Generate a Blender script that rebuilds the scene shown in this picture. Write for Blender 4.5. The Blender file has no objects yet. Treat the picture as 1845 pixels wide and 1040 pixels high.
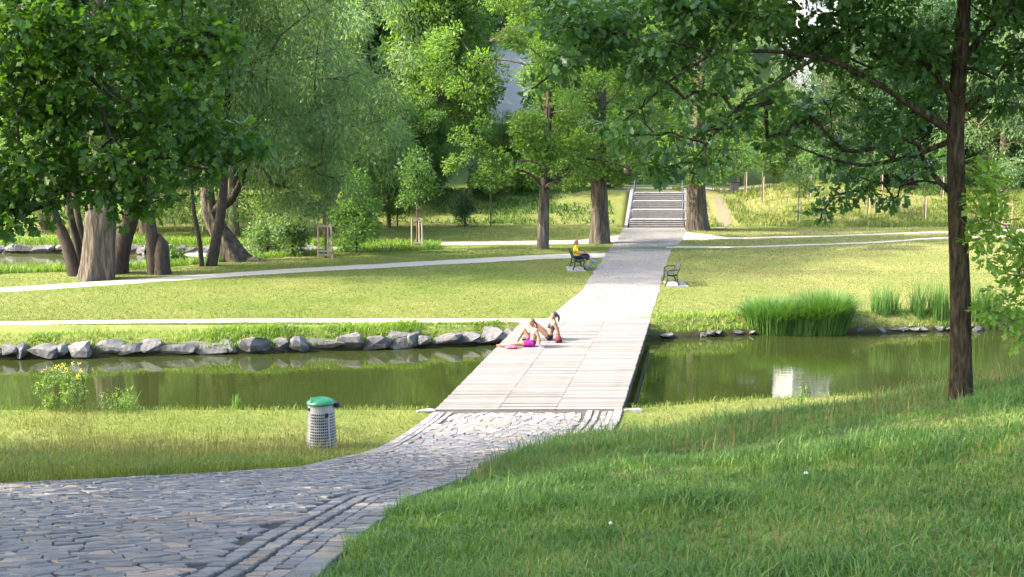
import bpy, bmesh, math, random
import numpy as np
from mathutils import Vector, Matrix

# ------------------------------------------------------------------ camera, sky, sun, exposure
SC = bpy.context.scene
COL = SC.collection
F, CU, CV, CAMZ = 2200.0, 922.5, 520.0, 6.3
PITCH = math.atan(280.0 / F)
cam_d = bpy.data.cameras.new('camera'); cam = bpy.data.objects.new('camera', cam_d); COL.objects.link(cam)
cam.location = (0, 0, CAMZ); cam.rotation_euler = (math.pi / 2 - PITCH, 0, 0)
cam_d.sensor_width = 36; cam_d.lens = F / 1845 * 36; cam_d.clip_end = 3000; cam_d.clip_start = 0.1
SC.camera = cam

SUN_EL, SUN_AZ = math.radians(38), math.radians(9)      # the sun stands at the viewer's side, a little behind
W = bpy.data.worlds.new('World'); SC.world = W; W.use_nodes = True
wn = W.node_tree; bg = wn.nodes['Background']
sky = wn.nodes.new('ShaderNodeTexSky'); sky.sky_type = 'NISHITA'; sky.sun_disc = False
sky.sun_elevation = SUN_EL
sky.sun_rotation = math.atan2(-math.cos(SUN_AZ), -math.sin(SUN_AZ)) % (2 * math.pi)
sky.air_density = 1.0; sky.dust_density = 4.0; sky.ozone_density = 1.0
wn.links.new(sky.outputs[0], bg.inputs[0]); bg.inputs[1].default_value = 0.15
sd = bpy.data.lights.new('sun', 'SUN'); sun = bpy.data.objects.new('sun', sd); COL.objects.link(sun)
sd.energy = 2.3; sd.angle = math.radians(0.55); sd.color = (1.0, 0.93, 0.80)
sdir = Vector((math.cos(SUN_AZ) * math.cos(SUN_EL), math.sin(SUN_AZ) * math.cos(SUN_EL), -math.sin(SUN_EL)))
sun.rotation_euler = sdir.to_track_quat('-Z', 'Y').to_euler(); sun.location = (-60, -10, 60)
SC.view_settings.view_transform = 'Standard'; SC.view_settings.look = 'None'
SC.view_settings.gamma = 1.0; SC.view_settings.use_curve_mapping = False
SC.view_settings.exposure = 2.88
SC.render.engine = 'CYCLES'
SC.cycles.max_bounces = 7; SC.cycles.diffuse_bounces = 4; SC.cycles.glossy_bounces = 3
SC.cycles.transmission_bounces = 4; SC.cycles.transparent_max_bounces = 4
SC.cycles.use_denoising = True
SC.cycles.sample_clamp_indirect = 6.0

RNG = np.random.default_rng(7)
random.seed(7)

# ------------------------------------------------------------------ pixel -> place helpers
def ray(u, v):
    a, b = (u - CU) / F, (CV - v) / F
    c, s = math.cos(PITCH), math.sin(PITCH)
    return Vector((a, c + b * s, -s + b * c))
def gp(u, v, z=0.0):                       # where the sight line meets a level surface
    d = ray(u, v); t = (z - CAMZ) / d.z
    return Vector((d.x * t, d.y * t, z))
def dp(u, v, y):                           # the point of the sight line at distance y
    d = ray(u, v); t = y / d.y
    return Vector((d.x * t, y, CAMZ + d.z * t))

def sstep(a, b, x):
    t = np.clip((x - a) / (b - a), 0, 1); return t * t * (3 - 2 * t)

# value noise for terrain and displacement
_perm = np.random.default_rng(3).random(4096)
def vnoise(x, y):
    x = np.asarray(x, float); y = np.asarray(y, float)
    xi, yi = np.floor(x).astype(int), np.floor(y).astype(int); xf, yf = x - xi, y - yi
    xf = xf * xf * (3 - 2 * xf); yf = yf * yf * (3 - 2 * yf)
    h = lambda a, b: _perm[(a * 73 + b * 179 + 1013) % 4096]
    return (h(xi, yi) * (1 - xf) + h(xi + 1, yi) * xf) * (1 - yf) + (h(xi, yi + 1) * (1 - xf) + h(xi + 1, yi + 1) * xf) * yf

# ------------------------------------------------------------------ lie of the land
def pl(pts):                                # piecewise linear (smoothed) y = f(x)
    P = sorted(pts); xs = np.array([p[0] for p in P]); ys = np.array([p[1] for p in P])
    return lambda x: np.interp(x, xs, ys)
WATER = -0.6
near_edge = pl([(-80, 28.2), (-14, 27.75), (-6, 27.7), (-1.9, 27.75), (3.0, 27.9), (6, 28.9), (14, 30), (60, 32)])
far_edge = pl([(-80, 36.2), (-15, 37.4), (-8, 38.4), (-2, 39.6), (0, 40.2), (5, 41.2), (8, 41.9), (16, 42.8), (60, 46)])
near2 = pl([(-120, 50), (-30, 53.5), (-22, 56.0), (-17, 58.0), (-13, 62.0), (-9, 65.6), (-4, 67.2), (0, 67.6)])
far2 = pl([(-120, 72), (-30, 70.5), (-22, 70.0), (-13, 69.4), (-9, 68.8), (-4, 67.6), (0, 67.2)])

def D_near(y):
    a = 1.2 + 0.215 * np.asarray(y, float); b = 6.3; k = 0.35
    h = np.clip(0.5 + 0.5 * (b - a) / k, 0, 1); m = b * (1 - h) + a * h - k * h * (1 - h)   # smooth minimum
    return np.maximum(m, 1.62)

def H(x, y):
    x = np.asarray(x, float); y = np.asarray(y, float)
    z = CAMZ - D_near(y)
    bump = np.interp(x, [-1.4, -0.6, 0.7, 2.4, 4.5, 7.0, 12, 30], [0, 0.06, 0.26, 0.46, 0.85, 1.28, 1.9, 2.2])
    z = z + bump * (1 - sstep(18.5, 26.5, y)) * sstep(3, 10, y)
    z = z + (vnoise(x * .9, y * .9) - .5) * .10 * sstep(0.2, 2.0, np.abs(x + 2.6) - 2.2) * (1 - sstep(22, 27, y))
    c = np.minimum(y - near_edge(x), far_edge(x) - y)
    z = np.where(y > 26, z - 1.4 * sstep(-0.25, 1.1, c), z)
    c2 = np.minimum(y - near2(x), far2(x) - y)
    z = np.where(y > 45, z - 1.3 * sstep(-0.4, 1.0, c2), z)
    z = z + 1.95 * sstep(84, 93.5, y)
    z = z + (vnoise(x * .13 + 5, y * .13) - .5) * 1.0 * sstep(84, 90, y) * sstep(3, 7, np.abs(x - gp(1182, 410).x - .13 * (y - 82.2)))
    z = z - .45 * sstep(82.2, 84, y) * (1 - sstep(92.6, 93.4, y)) * (1 - sstep(2.05, 2.3, np.abs(x - gp(1182.5, 411).x - .13 * (y - 82.2))))
    t = np.clip(y - 104, 0, 400); z = z + np.where(t < 120, .30 * t, 36 + .05 * (t - 120))
    return z
def h1(x, y): return float(H(x, y))
def terr(u, v):                             # sight line against the land
    d = ray(u, v); y = 4.0
    while y < 300:
        t = y / d.y
        if CAMZ + d.z * t <= h1(d.x * t, y): return Vector((d.x * t, y, h1(d.x * t, y)))
        y += .05
    return Vector((d.x * t, y, 0))

# ------------------------------------------------------------------ objects
def link(o, parent=None):
    COL.objects.link(o)
    if parent is not None: o.parent = parent
    return o
def tag(o, label=None, cat=None, group=None, kind=None):
    if label: o['label'] = label
    if cat: o['category'] = cat
    if group: o['group'] = group
    if kind: o['kind'] = kind
    return o
def empty(name, loc, rz=0.0, sc=1.0):
    o = bpy.data.objects.new(name, None); o.location = loc; o.rotation_euler = (0, 0, rz); o.scale = (sc, sc, sc)
    o.empty_display_size = .2
    return link(o)
def mesh_np(name, V, faces, smooth=False):
    """faces: list of int arrays, each (n,k)"""
    V = np.asarray(V, np.float32).reshape(-1, 3)
    me = bpy.data.meshes.new(name)
    me.vertices.add(len(V)); me.vertices.foreach_set('co', V.ravel())
    faces = [np.asarray(f, np.int32) for f in faces if len(f)]
    li = np.concatenate([f.ravel() for f in faces]); tot = np.concatenate([np.full(len(f), f.shape[1], np.int32) for f in faces])
    st = np.concatenate([[0], np.cumsum(tot)[:-1]]).astype(np.int32)
    me.loops.add(len(li)); me.loops.foreach_set('vertex_index', li)
    me.polygons.add(len(tot)); me.polygons.foreach_set('loop_start', st); me.polygons.foreach_set('loop_total', tot)
    me.polygons.foreach_set('use_smooth', np.full(len(tot), bool(smooth)))
    me.update(calc_edges=True); me.validate()
    return me
def obj(name, me, m=None, parent=None, loc=None, rz=None):
    o = bpy.data.objects.new(name, me)
    if m is not None and not me.materials: me.materials.append(m)
    if loc is not None: o.location = loc
    if rz is not None: o.rotation_euler = (0, 0, rz)
    return link(o, parent)
def copy_tree(o, parent=None):
    c = o.copy(); link(c, None)
    if parent is not None: c.parent = parent
    for ch in list(o.children): copy_tree(ch, c)
    return c

class MB:
    """collects plain shapes into one mesh"""
    def __init__(s): s.v = []; s.f = {}
    def _add(s, V, Fs):
        b = sum(len(x) for x in s.v); s.v.append(np.asarray(V, float).reshape(-1, 3))
        for f in Fs: s.f.setdefault(len(f), []).append([i + b for i in f])
    def box(s, c, size, rot=None, bev=0.0):
        hx, hy, hz = [q / 2 for q in size]
        if bev <= 0:
            V = [(x, y, z) for x in (-hx, hx) for y in (-hy, hy) for z in (-hz, hz)]
            Fs = [(0, 1, 3, 2), (4, 6, 7, 5), (0, 4, 5, 1), (2, 3, 7, 6), (0, 2, 6, 4), (1, 5, 7, 3)]
        else:
            bm = bmesh.new(); bmesh.ops.create_cube(bm, size=1)
            for v in bm.verts: v.co = Vector((v.co.x * size[0], v.co.y * size[1], v.co.z * size[2]))
            bmesh.ops.bevel(bm, geom=list(bm.edges), offset=min(bev, min(size) * .45), segments=1, affect='EDGES', profile=.5)
            bm.verts.index_update(); V = [tuple(v.co) for v in bm.verts]; Fs = [tuple(v.index for v in f.verts) for f in bm.faces]; bm.free()
        V = np.array(V)
        if rot is not None: V = V @ np.array(rot.to_3x3()).T
        s._add(V + np.array(c), Fs); return s
    def tube(s, pts, rad, n=8, caps=True):
        pts = [Vector(p) for p in pts]; rad = list(rad) if hasattr(rad, '__len__') else [rad] * len(pts)
        V = []; ref = Vector((0, 0, 1))
        t0 = (pts[1] - pts[0]).normalized()
        if abs(t0.z) > .9: ref = Vector((1, 0, 0))
        for i, p in enumerate(pts):
            t = ((pts[min(i + 1, len(pts) - 1)] - pts[max(i - 1, 0)])).normalized()
            a = t.cross(ref).normalized(); b = a.cross(t)
            for k in range(n):
                w = 2 * math.pi * k / n; V.append(p + (a * math.cos(w) + b * math.sin(w)) * rad[i])
        Fs = []
        for i in range(len(pts) - 1):
            for k in range(n):
                Fs.append((i * n + k, i * n + (k + 1) % n, (i + 1) * n + (k + 1) % n, (i + 1) * n + k))
        if caps: Fs += [tuple(range(n))[::-1], tuple((len(pts) - 1) * n + k for k in range(n))]
        s._add([tuple(v) for v in V], Fs); return s
    def beam(s, a, b, w, h, up=(0, 0, 1)):
        a, b = Vector(a), Vector(b); t = (b - a); L = t.length; t.normalize()
        sd_ = t.cross(Vector(up)).normalized(); u_ = sd_.cross(t)
        M = Matrix((sd_, t, u_)).transposed()
        return s.box((a + b) / 2, (w, L, h), M.to_4x4())
    def lathe(s, prof, n=24, c=(0, 0, 0), cap=True):
        V = []; Fs = []
        for r, z in prof:
            for k in range(n):
                w = 2 * math.pi * k / n; V.append((c[0] + r * math.cos(w), c[1] + r * math.sin(w), c[2] + z))
        for i in range(len(prof) - 1):
            for k in range(n): Fs.append((i * n + k, i * n + (k + 1) % n, (i + 1) * n + (k + 1) % n, (i + 1) * n + k))
        if cap: Fs += [tuple(range(n))[::-1], tuple((len(prof) - 1) * n + k for k in range(n))]
        s._add(V, Fs); return s
    def mesh(s, name, smooth=False):
        me = mesh_np(name, np.concatenate(s.v), [np.array(f) for f in s.f.values()], smooth); return me
    def build(s, name, m, parent=None, smooth=False, loc=None, rz=None):
        return obj(name, s.mesh(name, smooth), m, parent, loc, rz)

# ------------------------------------------------------------------ materials
def _nt(name):
    m = bpy.data.materials.new(name); m.use_nodes = True
    nt = m.node_tree; return m, nt, nt.nodes['Principled BSDF'], nt.nodes, nt.links
def noise_col(nt, stops, scale=4.0, detail=5.0, rough=.6, vec=None, stretch=None, coord='Object'):
    N, L = nt.nodes, nt.links
    n = N.new('ShaderNodeTexNoise'); n.inputs['Scale'].default_value = scale; n.inputs['Detail'].default_value = detail
    n.inputs['Roughness'].default_value = rough
    tc = N.new('ShaderNodeTexCoord'); src = tc.outputs[coord]
    if stretch:
        mp = N.new('ShaderNodeMapping'); mp.inputs['Scale'].default_value = stretch; L.new(src, mp.inputs[0]); src = mp.outputs[0]
    L.new(src, n.inputs['Vector'])
    r = N.new('ShaderNodeValToRGB'); L.new(n.outputs['Fac'], r.inputs[0])
    e = r.color_ramp.elements
    while len(e) < len(stops): e.new(.5)
    for i, (p, c) in enumerate(stops): e[i].position = p; e[i].color = (*c, 1)
    return r.outputs[0], n.outputs['Fac']
def mixc(nt, a, b, fac, mode='MIX'):
    x = nt.nodes.new('ShaderNodeMix'); x.data_type = 'RGBA'; x.blend_type = mode
    for k, s in ((6, a), (7, b), (0, fac)):
        if hasattr(s, 'is_linked') or hasattr(s, 'links'): nt.links.new(s, x.inputs[k])
        else: x.inputs[k].default_value = s if k == 0 else (*s, 1)
    return x.outputs[2]
def bump(nt, h, strength=.4, dist=.02):
    b = nt.nodes.new('ShaderNodeBump'); b.inputs['Strength'].default_value = strength; b.inputs['Distance'].default_value = dist
    nt.links.new(h, b.inputs['Height']); return b.outputs[0]
def mat(name, stops, scale=4, rough=.7, bmp=.3, bdist=.02, spec=.3, stretch=None, metal=0.0, obj_var=0.0, detail=5.0):
    m, nt, P, N, L = _nt(name)
    if not isinstance(stops, list): stops = [(.25, tuple(c * .75 for c in stops)), (.75, tuple(min(1, c * 1.2) for c in stops))]
    c, h = noise_col(nt, stops, scale, stretch=stretch, detail=detail)
    if obj_var:
        oi = N.new('ShaderNodeObjectInfo'); mr = N.new('ShaderNodeMapRange'); L.new(oi.outputs['Random'], mr.inputs[0])
        mr.inputs[3].default_value = 1 - obj_var; mr.inputs[4].default_value = 1 + obj_var
        hv = N.new('ShaderNodeHueSaturation'); L.new(mr.outputs[0], hv.inputs['Value']); L.new(c, hv.inputs['Color']); c = hv.outputs[0]
    L.new(c, P.inputs['Base Color']); P.inputs['Roughness'].default_value = rough
    P.inputs['Specular IOR Level'].default_value = spec; P.inputs['Metallic'].default_value = metal
    if bmp: L.new(bump(nt, h, bmp, bdist), P.inputs['Normal'])
    return m
def leaf_mat(name, dark, mid, light, trans=.35, rough=.5, obj_var=.18, spec=.35, clump=.35, lo=(.72, .8, .8), hi=(1.2, 1.12, .95)):
    """each leaf has its own tint; light passes through the blade"""
    m, nt, P, N, L = _nt(name)
    g = N.new('ShaderNodeNewGeometry'); r = N.new('ShaderNodeValToRGB'); L.new(g.outputs['Random Per Island'], r.inputs[0])
    e = r.color_ramp.elements; e.new(.5)
    for i, (p, c) in enumerate(((0, dark), (.5, mid), (1, light))): e[i].position = p; e[i].color = (*c, 1)
    c2, _ = noise_col(nt, [(.3, lo), (.7, hi)], clump, 3)
    c = mixc(nt, r.outputs[0], c2, 1.0, 'MULTIPLY')
    oi = N.new('ShaderNodeObjectInfo'); mr = N.new('ShaderNodeMapRange'); L.new(oi.outputs['Random'], mr.inputs[0])
    mr.inputs[3].default_value = 1 - obj_var; mr.inputs[4].default_value = 1 + obj_var
    hv = N.new('ShaderNodeHueSaturation'); L.new(mr.outputs[0], hv.inputs['Value']); L.new(c, hv.inputs['Color']); c = hv.outputs[0]
    L.new(c, P.inputs['Base Color']); P.inputs['Roughness'].default_value = rough; P.inputs['Specular IOR Level'].default_value = spec
    t = N.new('ShaderNodeBsdfTranslucent')
    tc_ = mixc(nt, c, (1.25, 1.35, .45), 1.0, 'MULTIPLY'); L.new(tc_, t.inputs['Color'])
    mx = N.new('ShaderNodeMixShader'); mx.inputs[0].default_value = trans
    L.new(P.outputs[0], mx.inputs[1]); L.new(t.outputs[0], mx.inputs[2]); L.new(mx.outputs[0], N['Material Output'].inputs['Surface'])
    return m
def ground_mat():
    m, nt, P, N, L = _nt('ground_grass')
    a, h = noise_col(nt, [(.3, (.046, .084, .013)), (.5, (.082, .120, .020)), (.72, (.122, .146, .034))], .9, 9, .7)
    dry, _ = noise_col(nt, [(.40, (0, 0, 0)), (.72, (1, 1, 1))], .16, 6, .65)
    fine, fh = noise_col(nt, [(.32, (.50, .58, .42)), (.68, (1.40, 1.34, 1.30))], 22, 5, .85, stretch=(1, .5, 1))
    c = mixc(nt, a, (.27, .235, .095), dry, 'MIX')
    tc = N.new('ShaderNodeTexCoord'); sx = N.new('ShaderNodeSeparateXYZ'); L.new(tc.outputs['Object'], sx.inputs[0])
    # the lawn across the bridge on the sunny side is drier; the wooded slope has leaf litter and ivy
    mr = N.new('ShaderNodeMapRange'); L.new(sx.outputs[0], mr.inputs[0]); mr.inputs[1].default_value = 2; mr.inputs[2].default_value = 12
    mr.inputs[3].default_value = .12; mr.inputs[4].default_value = .42
    md = N.new('ShaderNodeMath'); md.operation = 'MULTIPLY_ADD'; L.new(dry, md.inputs[0]); md.inputs[1].default_value = .5; L.new(mr.outputs[0], md.inputs[2])
    c = mixc(nt, a, (.215, .182, .076), md.outputs[0], 'MIX')
    c = mixc(nt, c, fine, 1.0, 'MULTIPLY')
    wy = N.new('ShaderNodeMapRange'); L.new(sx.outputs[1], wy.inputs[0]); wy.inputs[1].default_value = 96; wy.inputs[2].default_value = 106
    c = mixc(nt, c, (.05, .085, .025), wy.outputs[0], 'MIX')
    mz = N.new('ShaderNodeMapRange'); L.new(sx.outputs[2], mz.inputs[0]); mz.inputs[1].default_value = -.22; mz.inputs[2].default_value = -.55
    c = mixc(nt, c, (.035, .032, .018), mz.outputs[0], 'MIX')
    L.new(c, P.inputs['Base Color']); P.inputs['Roughness'].default_value = .9; P.inputs['Specular IOR Level'].default_value = .1
    L.new(bump(nt, fh, .8, .05), P.inputs['Normal'])
    return m
def water_mat(name, deep, rip=.05):
    m, nt, P, N, L = _nt(name)
    P.inputs['Base Color'].default_value = (*deep, 1); P.inputs['Roughness'].default_value = .02; P.inputs['IOR'].default_value = 1.33
    P.inputs['Specular IOR Level'].default_value = .5
    c, h = noise_col(nt, [(0, (0, 0, 0)), (1, (1, 1, 1))], 2.2, 3, .5, stretch=(.7, 1.8, 1))
    L.new(bump(nt, h, rip, .05), P.inputs['Normal']); return m
def paving_mat(name, light=(.185, .169, .150), dark=(.08, .073, .065), scale=6.5):
    m, nt, P, N, L = _nt(name)
    tc = N.new('ShaderNodeTexCoord'); v = N.new('ShaderNodeTexVoronoi'); v.feature = 'DISTANCE_TO_EDGE'; v.inputs['Scale'].default_value = scale
    L.new(tc.outputs['Object'], v.inputs['Vector'])
    r = N.new('ShaderNodeValToRGB'); L.new(v.outputs['Distance'], r.inputs[0]); r.color_ramp.elements[0].position = .02; r.color_ramp.elements[1].position = .12
    r.color_ramp.elements[0].color = (*dark, 1); r.color_ramp.elements[1].color = (*light, 1)
    n, h = noise_col(nt, [(.3, (.8, .8, .8)), (.7, (1.1, 1.08, 1.05))], .8, 6)
    L.new(mixc(nt, r.outputs[0], n, 1.0, 'MULTIPLY'), P.inputs['Base Color']); P.inputs['Roughness'].default_value = .8
    L.new(bump(nt, r.outputs[0], .5, .02), P.inputs['Normal']); return m

M = {}
M['ground'] = ground_mat()
M['water'] = water_mat('pond_water', (.018, .024, .006), .03)
M['water2'] = water_mat('pond_water_still', (.05, .06, .02), .08)
M['paving'] = paving_mat('path_paving')
M['gravel'] = mat('path_gravel', [(.3, (.26, .235, .195)), (.7, (.36, .33, .28))], 30, .9, .3, .01, .1)
M['joint'] = mat('joint_soil', [(.3, (.035, .033, .029)), (.7, (.09, .083, .07))], 20, .95, .5, .01, .05)
M['sett'] = mat('granite_sett', [(.25, (.098, .093, .091)), (.5, (.135, .127, .121)), (.8, (.185, .172, .158))], 9, .75, .5, .008, .3, obj_var=.15)
M['sett_warm'] = mat('sandstone_sett', [(.25, (.17, .135, .105)), (.8, (.24, .195, .155))], 8, .8, .5, .008, .25, obj_var=.12)
M['wood_deck'] = mat('weathered_deck', [(.2, (.105, .094, .083)), (.5, (.16, .145, .130)), (.8, (.21, .194, .176))], 5, .75, .5, .008, .2, stretch=(.6, 14, 6), obj_var=.20)
M['wood_deck_dark'] = mat('weathered_deck_grey', [(.2, (.08, .073, .066)), (.5, (.13, .12, .108)), (.8, (.18, .167, .152))], 5, .75, .5, .008, .2, stretch=(.6, 14, 6), obj_var=.2)
M['deck_beam'] = mat('dark_beam', (.022, .020, .018), 6, .7, .4)
M['slab'] = mat('pale_slab', (.19, .185, .18), 7, .8, .3)
M['rock'] = mat('bank_rock', [(.25, (.04, .04, .042)), (.5, (.085, .083, .083)), (.8, (.145, .138, .13))], 4.2, .8, .9, .06, .25, obj_var=.22, detail=8)
M['bark'] = mat('bark', [(.25, (.045, .035, .026)), (.55, (.12, .095, .07)), (.85, (.22, .18, .13))], 7, .9, 1.0, .05, .1, stretch=(1, 1, .22), detail=7)
M['bark_old'] = mat('old_bark', [(.25, (.018, .015, .012)), (.5, (.075, .062, .048)), (.75, (.16, .135, .10))], 8, .95, 1.0, .12, .05, stretch=(1, 1, .13), detail=7)
M['bark_dark'] = mat('dark_bark', [(.25, (.018, .015, .012)), (.7, (.06, .048, .036))], 9, .9, .9, .03, .1, stretch=(1, 1, .25))
M['bark_oak'] = mat('young_oak_bark', [(.3, (.012, .010, .007)), (.5, (.045, .035, .022)), (.75, (.11, .09, .055))], 26, .95, 1.0, .04, .05, stretch=(1, 1, .2), detail=7)
M['stake'] = mat('stake_wood', (.30, .24, .17), 9, .85, .3, stretch=(1, 1, .2))
M['stake_red'] = mat('new_stake_wood', (.42, .27, .18), 9, .85, .3, stretch=(1, 1, .2))
M['stone'] = mat('stair_stone', [(.3, (.12, .115, .11)), (.7, (.18, .17, .16))], 5, .85, .4, .01, .2, obj_var=.10)
M['tread'] = mat('stair_tread', (.17, .16, .15), 5, .85, .3)
M['rail'] = mat('rail_steel', (.10, .11, .15), 8, .5, 0, metal=.5)
# leaves
M['lf_oak'] = leaf_mat('oak_leaf', (.028, .075, .020), (.042, .105, .024), (.07, .145, .032), .42, .42)
M['lf_left'] = leaf_mat('maple_leaf', (.04, .11, .014), (.07, .16, .018), (.125, .23, .028), .50, .45)
M['lf_sap'] = leaf_mat('sunlit_oak_leaf', (.12, .23, .03), (.18, .30, .045), (.27, .38, .08), .46, .45)  # sunshine on the sapling is put into this brighter leaf colour
M['lf_willow'] = leaf_mat('willow_leaf', (.075, .135, .062), (.115, .18, .082), (.17, .24, .11), .48, .5, .22, .35, .28, (.62, .78, .72), (1.3, 1.2, .95))
M['lf_bright'] = leaf_mat('chestnut_leaf', (.065, .14, .022), (.10, .185, .032), (.145, .23, .042), .46, .5)
M['lf_airy'] = leaf_mat('lime_leaf', (.068, .140, .026), (.105, .188, .036), (.155, .235, .048), .50, .5)
M['lf_mid'] = leaf_mat('broad_leaf', (.05, .115, .026), (.075, .155, .034), (.115, .20, .046), .44, .5)
M['lf_dark'] = leaf_mat('wood_leaf', (.026, .068, .028), (.042, .098, .036), (.066, .13, .045), .36, .55)
M['lf_weed'] = leaf_mat('weed_leaf', (.07, .15, .02), (.12, .21, .03), (.2, .28, .045), .35, .5)
M['lf_flower'] = leaf_mat('yellow_flower', (.5, .45, .02), (.6, .52, .03), (.7, .6, .05), .3, .5)
M['lf_copper'] = leaf_mat('copper_leaf', (.03, .012, .014), (.05, .018, .02), (.075, .028, .026), .25, .5)
M['gr_shade'] = leaf_mat('slope_grass', (.055, .130, .031), (.085, .170, .040), (.15, .22, .056), .38, .5, 0, .3, .9, (.60, .72, .62), (1.4, 1.22, 1.15))
M['gr_lit'] = leaf_mat('bank_grass', (.085, .135, .024), (.125, .17, .035), (.19, .20, .06), .30, .55, 0, .25, .5)
M['gr_dry'] = leaf_mat('seed_grass', (.11, .11, .04), (.17, .15, .06), (.24, .19, .085), .25, .6, 0, .2, .5)
M['gr_lawn'] = leaf_mat('lawn_grass', (.056, .098, .018), (.088, .128, .026), (.145, .156, .046), .25, .6, 0, .15, .3, (.75, .85, .75), (1.25, 1.12, 1.05))
M['gr_reed'] = leaf_mat('reed_leaf', (.042, .115, .022), (.07, .155, .03), (.12, .205, .048), .32, .45, .1, .35, 1.2)

# ------------------------------------------------------------------ ground sheet
def span(*segs):
    out = []
    for a, b, s in segs: out += list(np.arange(a, b - 1e-6, s))
    return np.array(out + [segs[-1][1]])
gx = span((-420, -60, 15), (-60, -26, 2), (-26, -9, .6), (-9, 11, .22), (11, 26, .6), (26, 60, 2), (60, 420, 15))
gy = span((-60, 0, 6), (0, 5, .6), (5, 46, .22), (46, 104, .7), (104, 240, 5), (240, 900, 40))
GX, GY = np.meshgrid(gx, gy); GZ = H(GX, GY)
nx, ny = len(gx), len(gy)
ii = (np.arange(ny - 1)[:, None] * nx + np.arange(nx - 1)[None]).ravel()
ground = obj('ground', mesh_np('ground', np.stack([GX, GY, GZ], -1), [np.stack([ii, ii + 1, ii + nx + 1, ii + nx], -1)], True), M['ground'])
tag(ground, kind='structure')

PATHS = []
def strip(name, left, right, m, dz, n=60, label=None, cross=2):
    """a sheet between two edge lines, draped on the land"""
    def res(P):
        P = np.array([(p[0], p[1]) for p in P]); s = np.concatenate([[0], np.cumsum(np.linalg.norm(np.diff(P, axis=0), axis=1))]); t = np.linspace(0, s[-1], n)
        return np.stack([np.interp(t, s, P[:, 0]), np.interp(t, s, P[:, 1])], -1)
    A, B = res(left), res(right); V = []; PATHS.append(np.concatenate([A, B[::-1]]))
    for k in range(cross + 1):
        Q = A + (B - A) * k / cross; V.append(np.stack([Q[:, 0], Q[:, 1], H(Q[:, 0], Q[:, 1]) + dz], -1))
    V = np.concatenate(V); f = []
    for k in range(cross):
        for i in range(n - 1): f.append((k * n + i, (k + 1) * n + i, (k + 1) * n + i + 1, k * n + i + 1))
    return tag(obj(name, mesh_np(name, V, [np.array(f)], True), m), kind='structure')
def wob(P, a=.05, n=40):                     # uneven lawn edge
    P = np.array([(p[0], p[1]) for p in P]); s = np.concatenate([[0], np.cumsum(np.linalg.norm(np.diff(P, axis=0), axis=1))]); t = np.linspace(0, s[-1], n)
    Q = np.stack([np.interp(t, s, P[:, 0]), np.interp(t, s, P[:, 1])], -1)
    Q[1:-1] += RNG.normal(0, a, (n - 2, 2)); return Q

# water
def water(name, ne, fe, xs, m):
    xs = np.array(xs); a, b = ne(xs), fe(xs); k = b > a; xs, a, b = xs[k], a[k], b[k]
    n = len(xs); V = np.concatenate([np.stack([xs, a - .05, np.full(n, WATER)], -1), np.stack([xs, b + .05, np.full(n, WATER)], -1)])
    return tag(obj(name, mesh_np(name, V, [np.array([(i, i + 1, n + i + 1, n + i) for i in range(n - 1)])]), m), kind='structure')
water('pond_water', near_edge, far_edge, np.linspace(-80, 60, 80), M['water'])
water('side_pond_water', near2, far2, np.linspace(-120, -3.0, 80), M['water2'])

# far paths
S0, S1 = gp(1133, 411), gp(1233, 411)        # foot of the stairs
strip('main_path', wob([gp(985, 576), (3.05, 50), gp(1095, 452), gp(1108, 437), (S0.x - .3, S0.y + .2)], .05),
      wob([gp(1172, 576), gp(1190, 515), gp(1208, 452), gp(1225, 440), (S1.x + .3, S1.y + .2)], .05), M['paving'], .012, 60)
pA = [gp(-300, 590), gp(0, 586), gp(450, 581), gp(1010, 581)]; pB = [gp(-300, 585.5), gp(0, 579.5), gp(450, 574.5), gp(1000, 574.5)]
strip('bank_path', wob(pA, .03, 60), wob(pB, .03, 60), M['gravel'], .006, 60)
strip('lawn_path', wob([gp(-300, 545), gp(0, 527), gp(520, 492), gp(1000, 466), gp(1100, 464)], .06, 60), wob([gp(-300, 538), gp(0, 519), gp(520, 484.5), gp(1000, 458), gp(1100, 455)], .06, 60), M['gravel'], .006, 60)
strip('upper_path', wob([gp(-200, 447), gp(540, 445.5), gp(900, 441), gp(1040, 440), gp(1135, 436)], .08, 60), wob([gp(-200, 442), gp(540, 439), gp(900, 434.5), gp(1040, 433), gp(1150, 420)], .08, 60), M['gravel'], .006, 60)
strip('right_path', wob([gp(1200, 447), gp(1330, 447), gp(1560, 439), gp(1700, 430), gp(1900, 424)], .08, 50), wob([gp(1200, 443), gp(1330, 444.5), gp(1560, 436.5), gp(1700, 427.5), gp(1900, 422)], .08, 50), M['gravel'], .006, 50)
strip('right_upper_path', wob([gp(1200, 433), gp(1320, 431), gp(1480, 427), gp(1700, 419), gp(1900, 414)], .08, 50), wob([gp(1225, 417), gp(1320, 428.5), gp(1480, 424.7), gp(1700, 417), gp(1900, 412.3)], .08, 50), M['gravel'], .0085, 50)
strip('trodden_path', wob([gp(1286, 414), (14.6, 86.5), (15.2, 91.5)], .12, 24), wob([gp(1304, 414), (15.5, 86.5), (15.7, 91.5)], .12, 24), mat('bare_earth', (.14, .12, .07), 6, .9, .4), .03, 24)
strip('terrace_path', [(3, 95.5), (24, 95.5)], [(3, 98.5), (24, 98.5)], M['gravel'], .05, 60)

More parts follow.
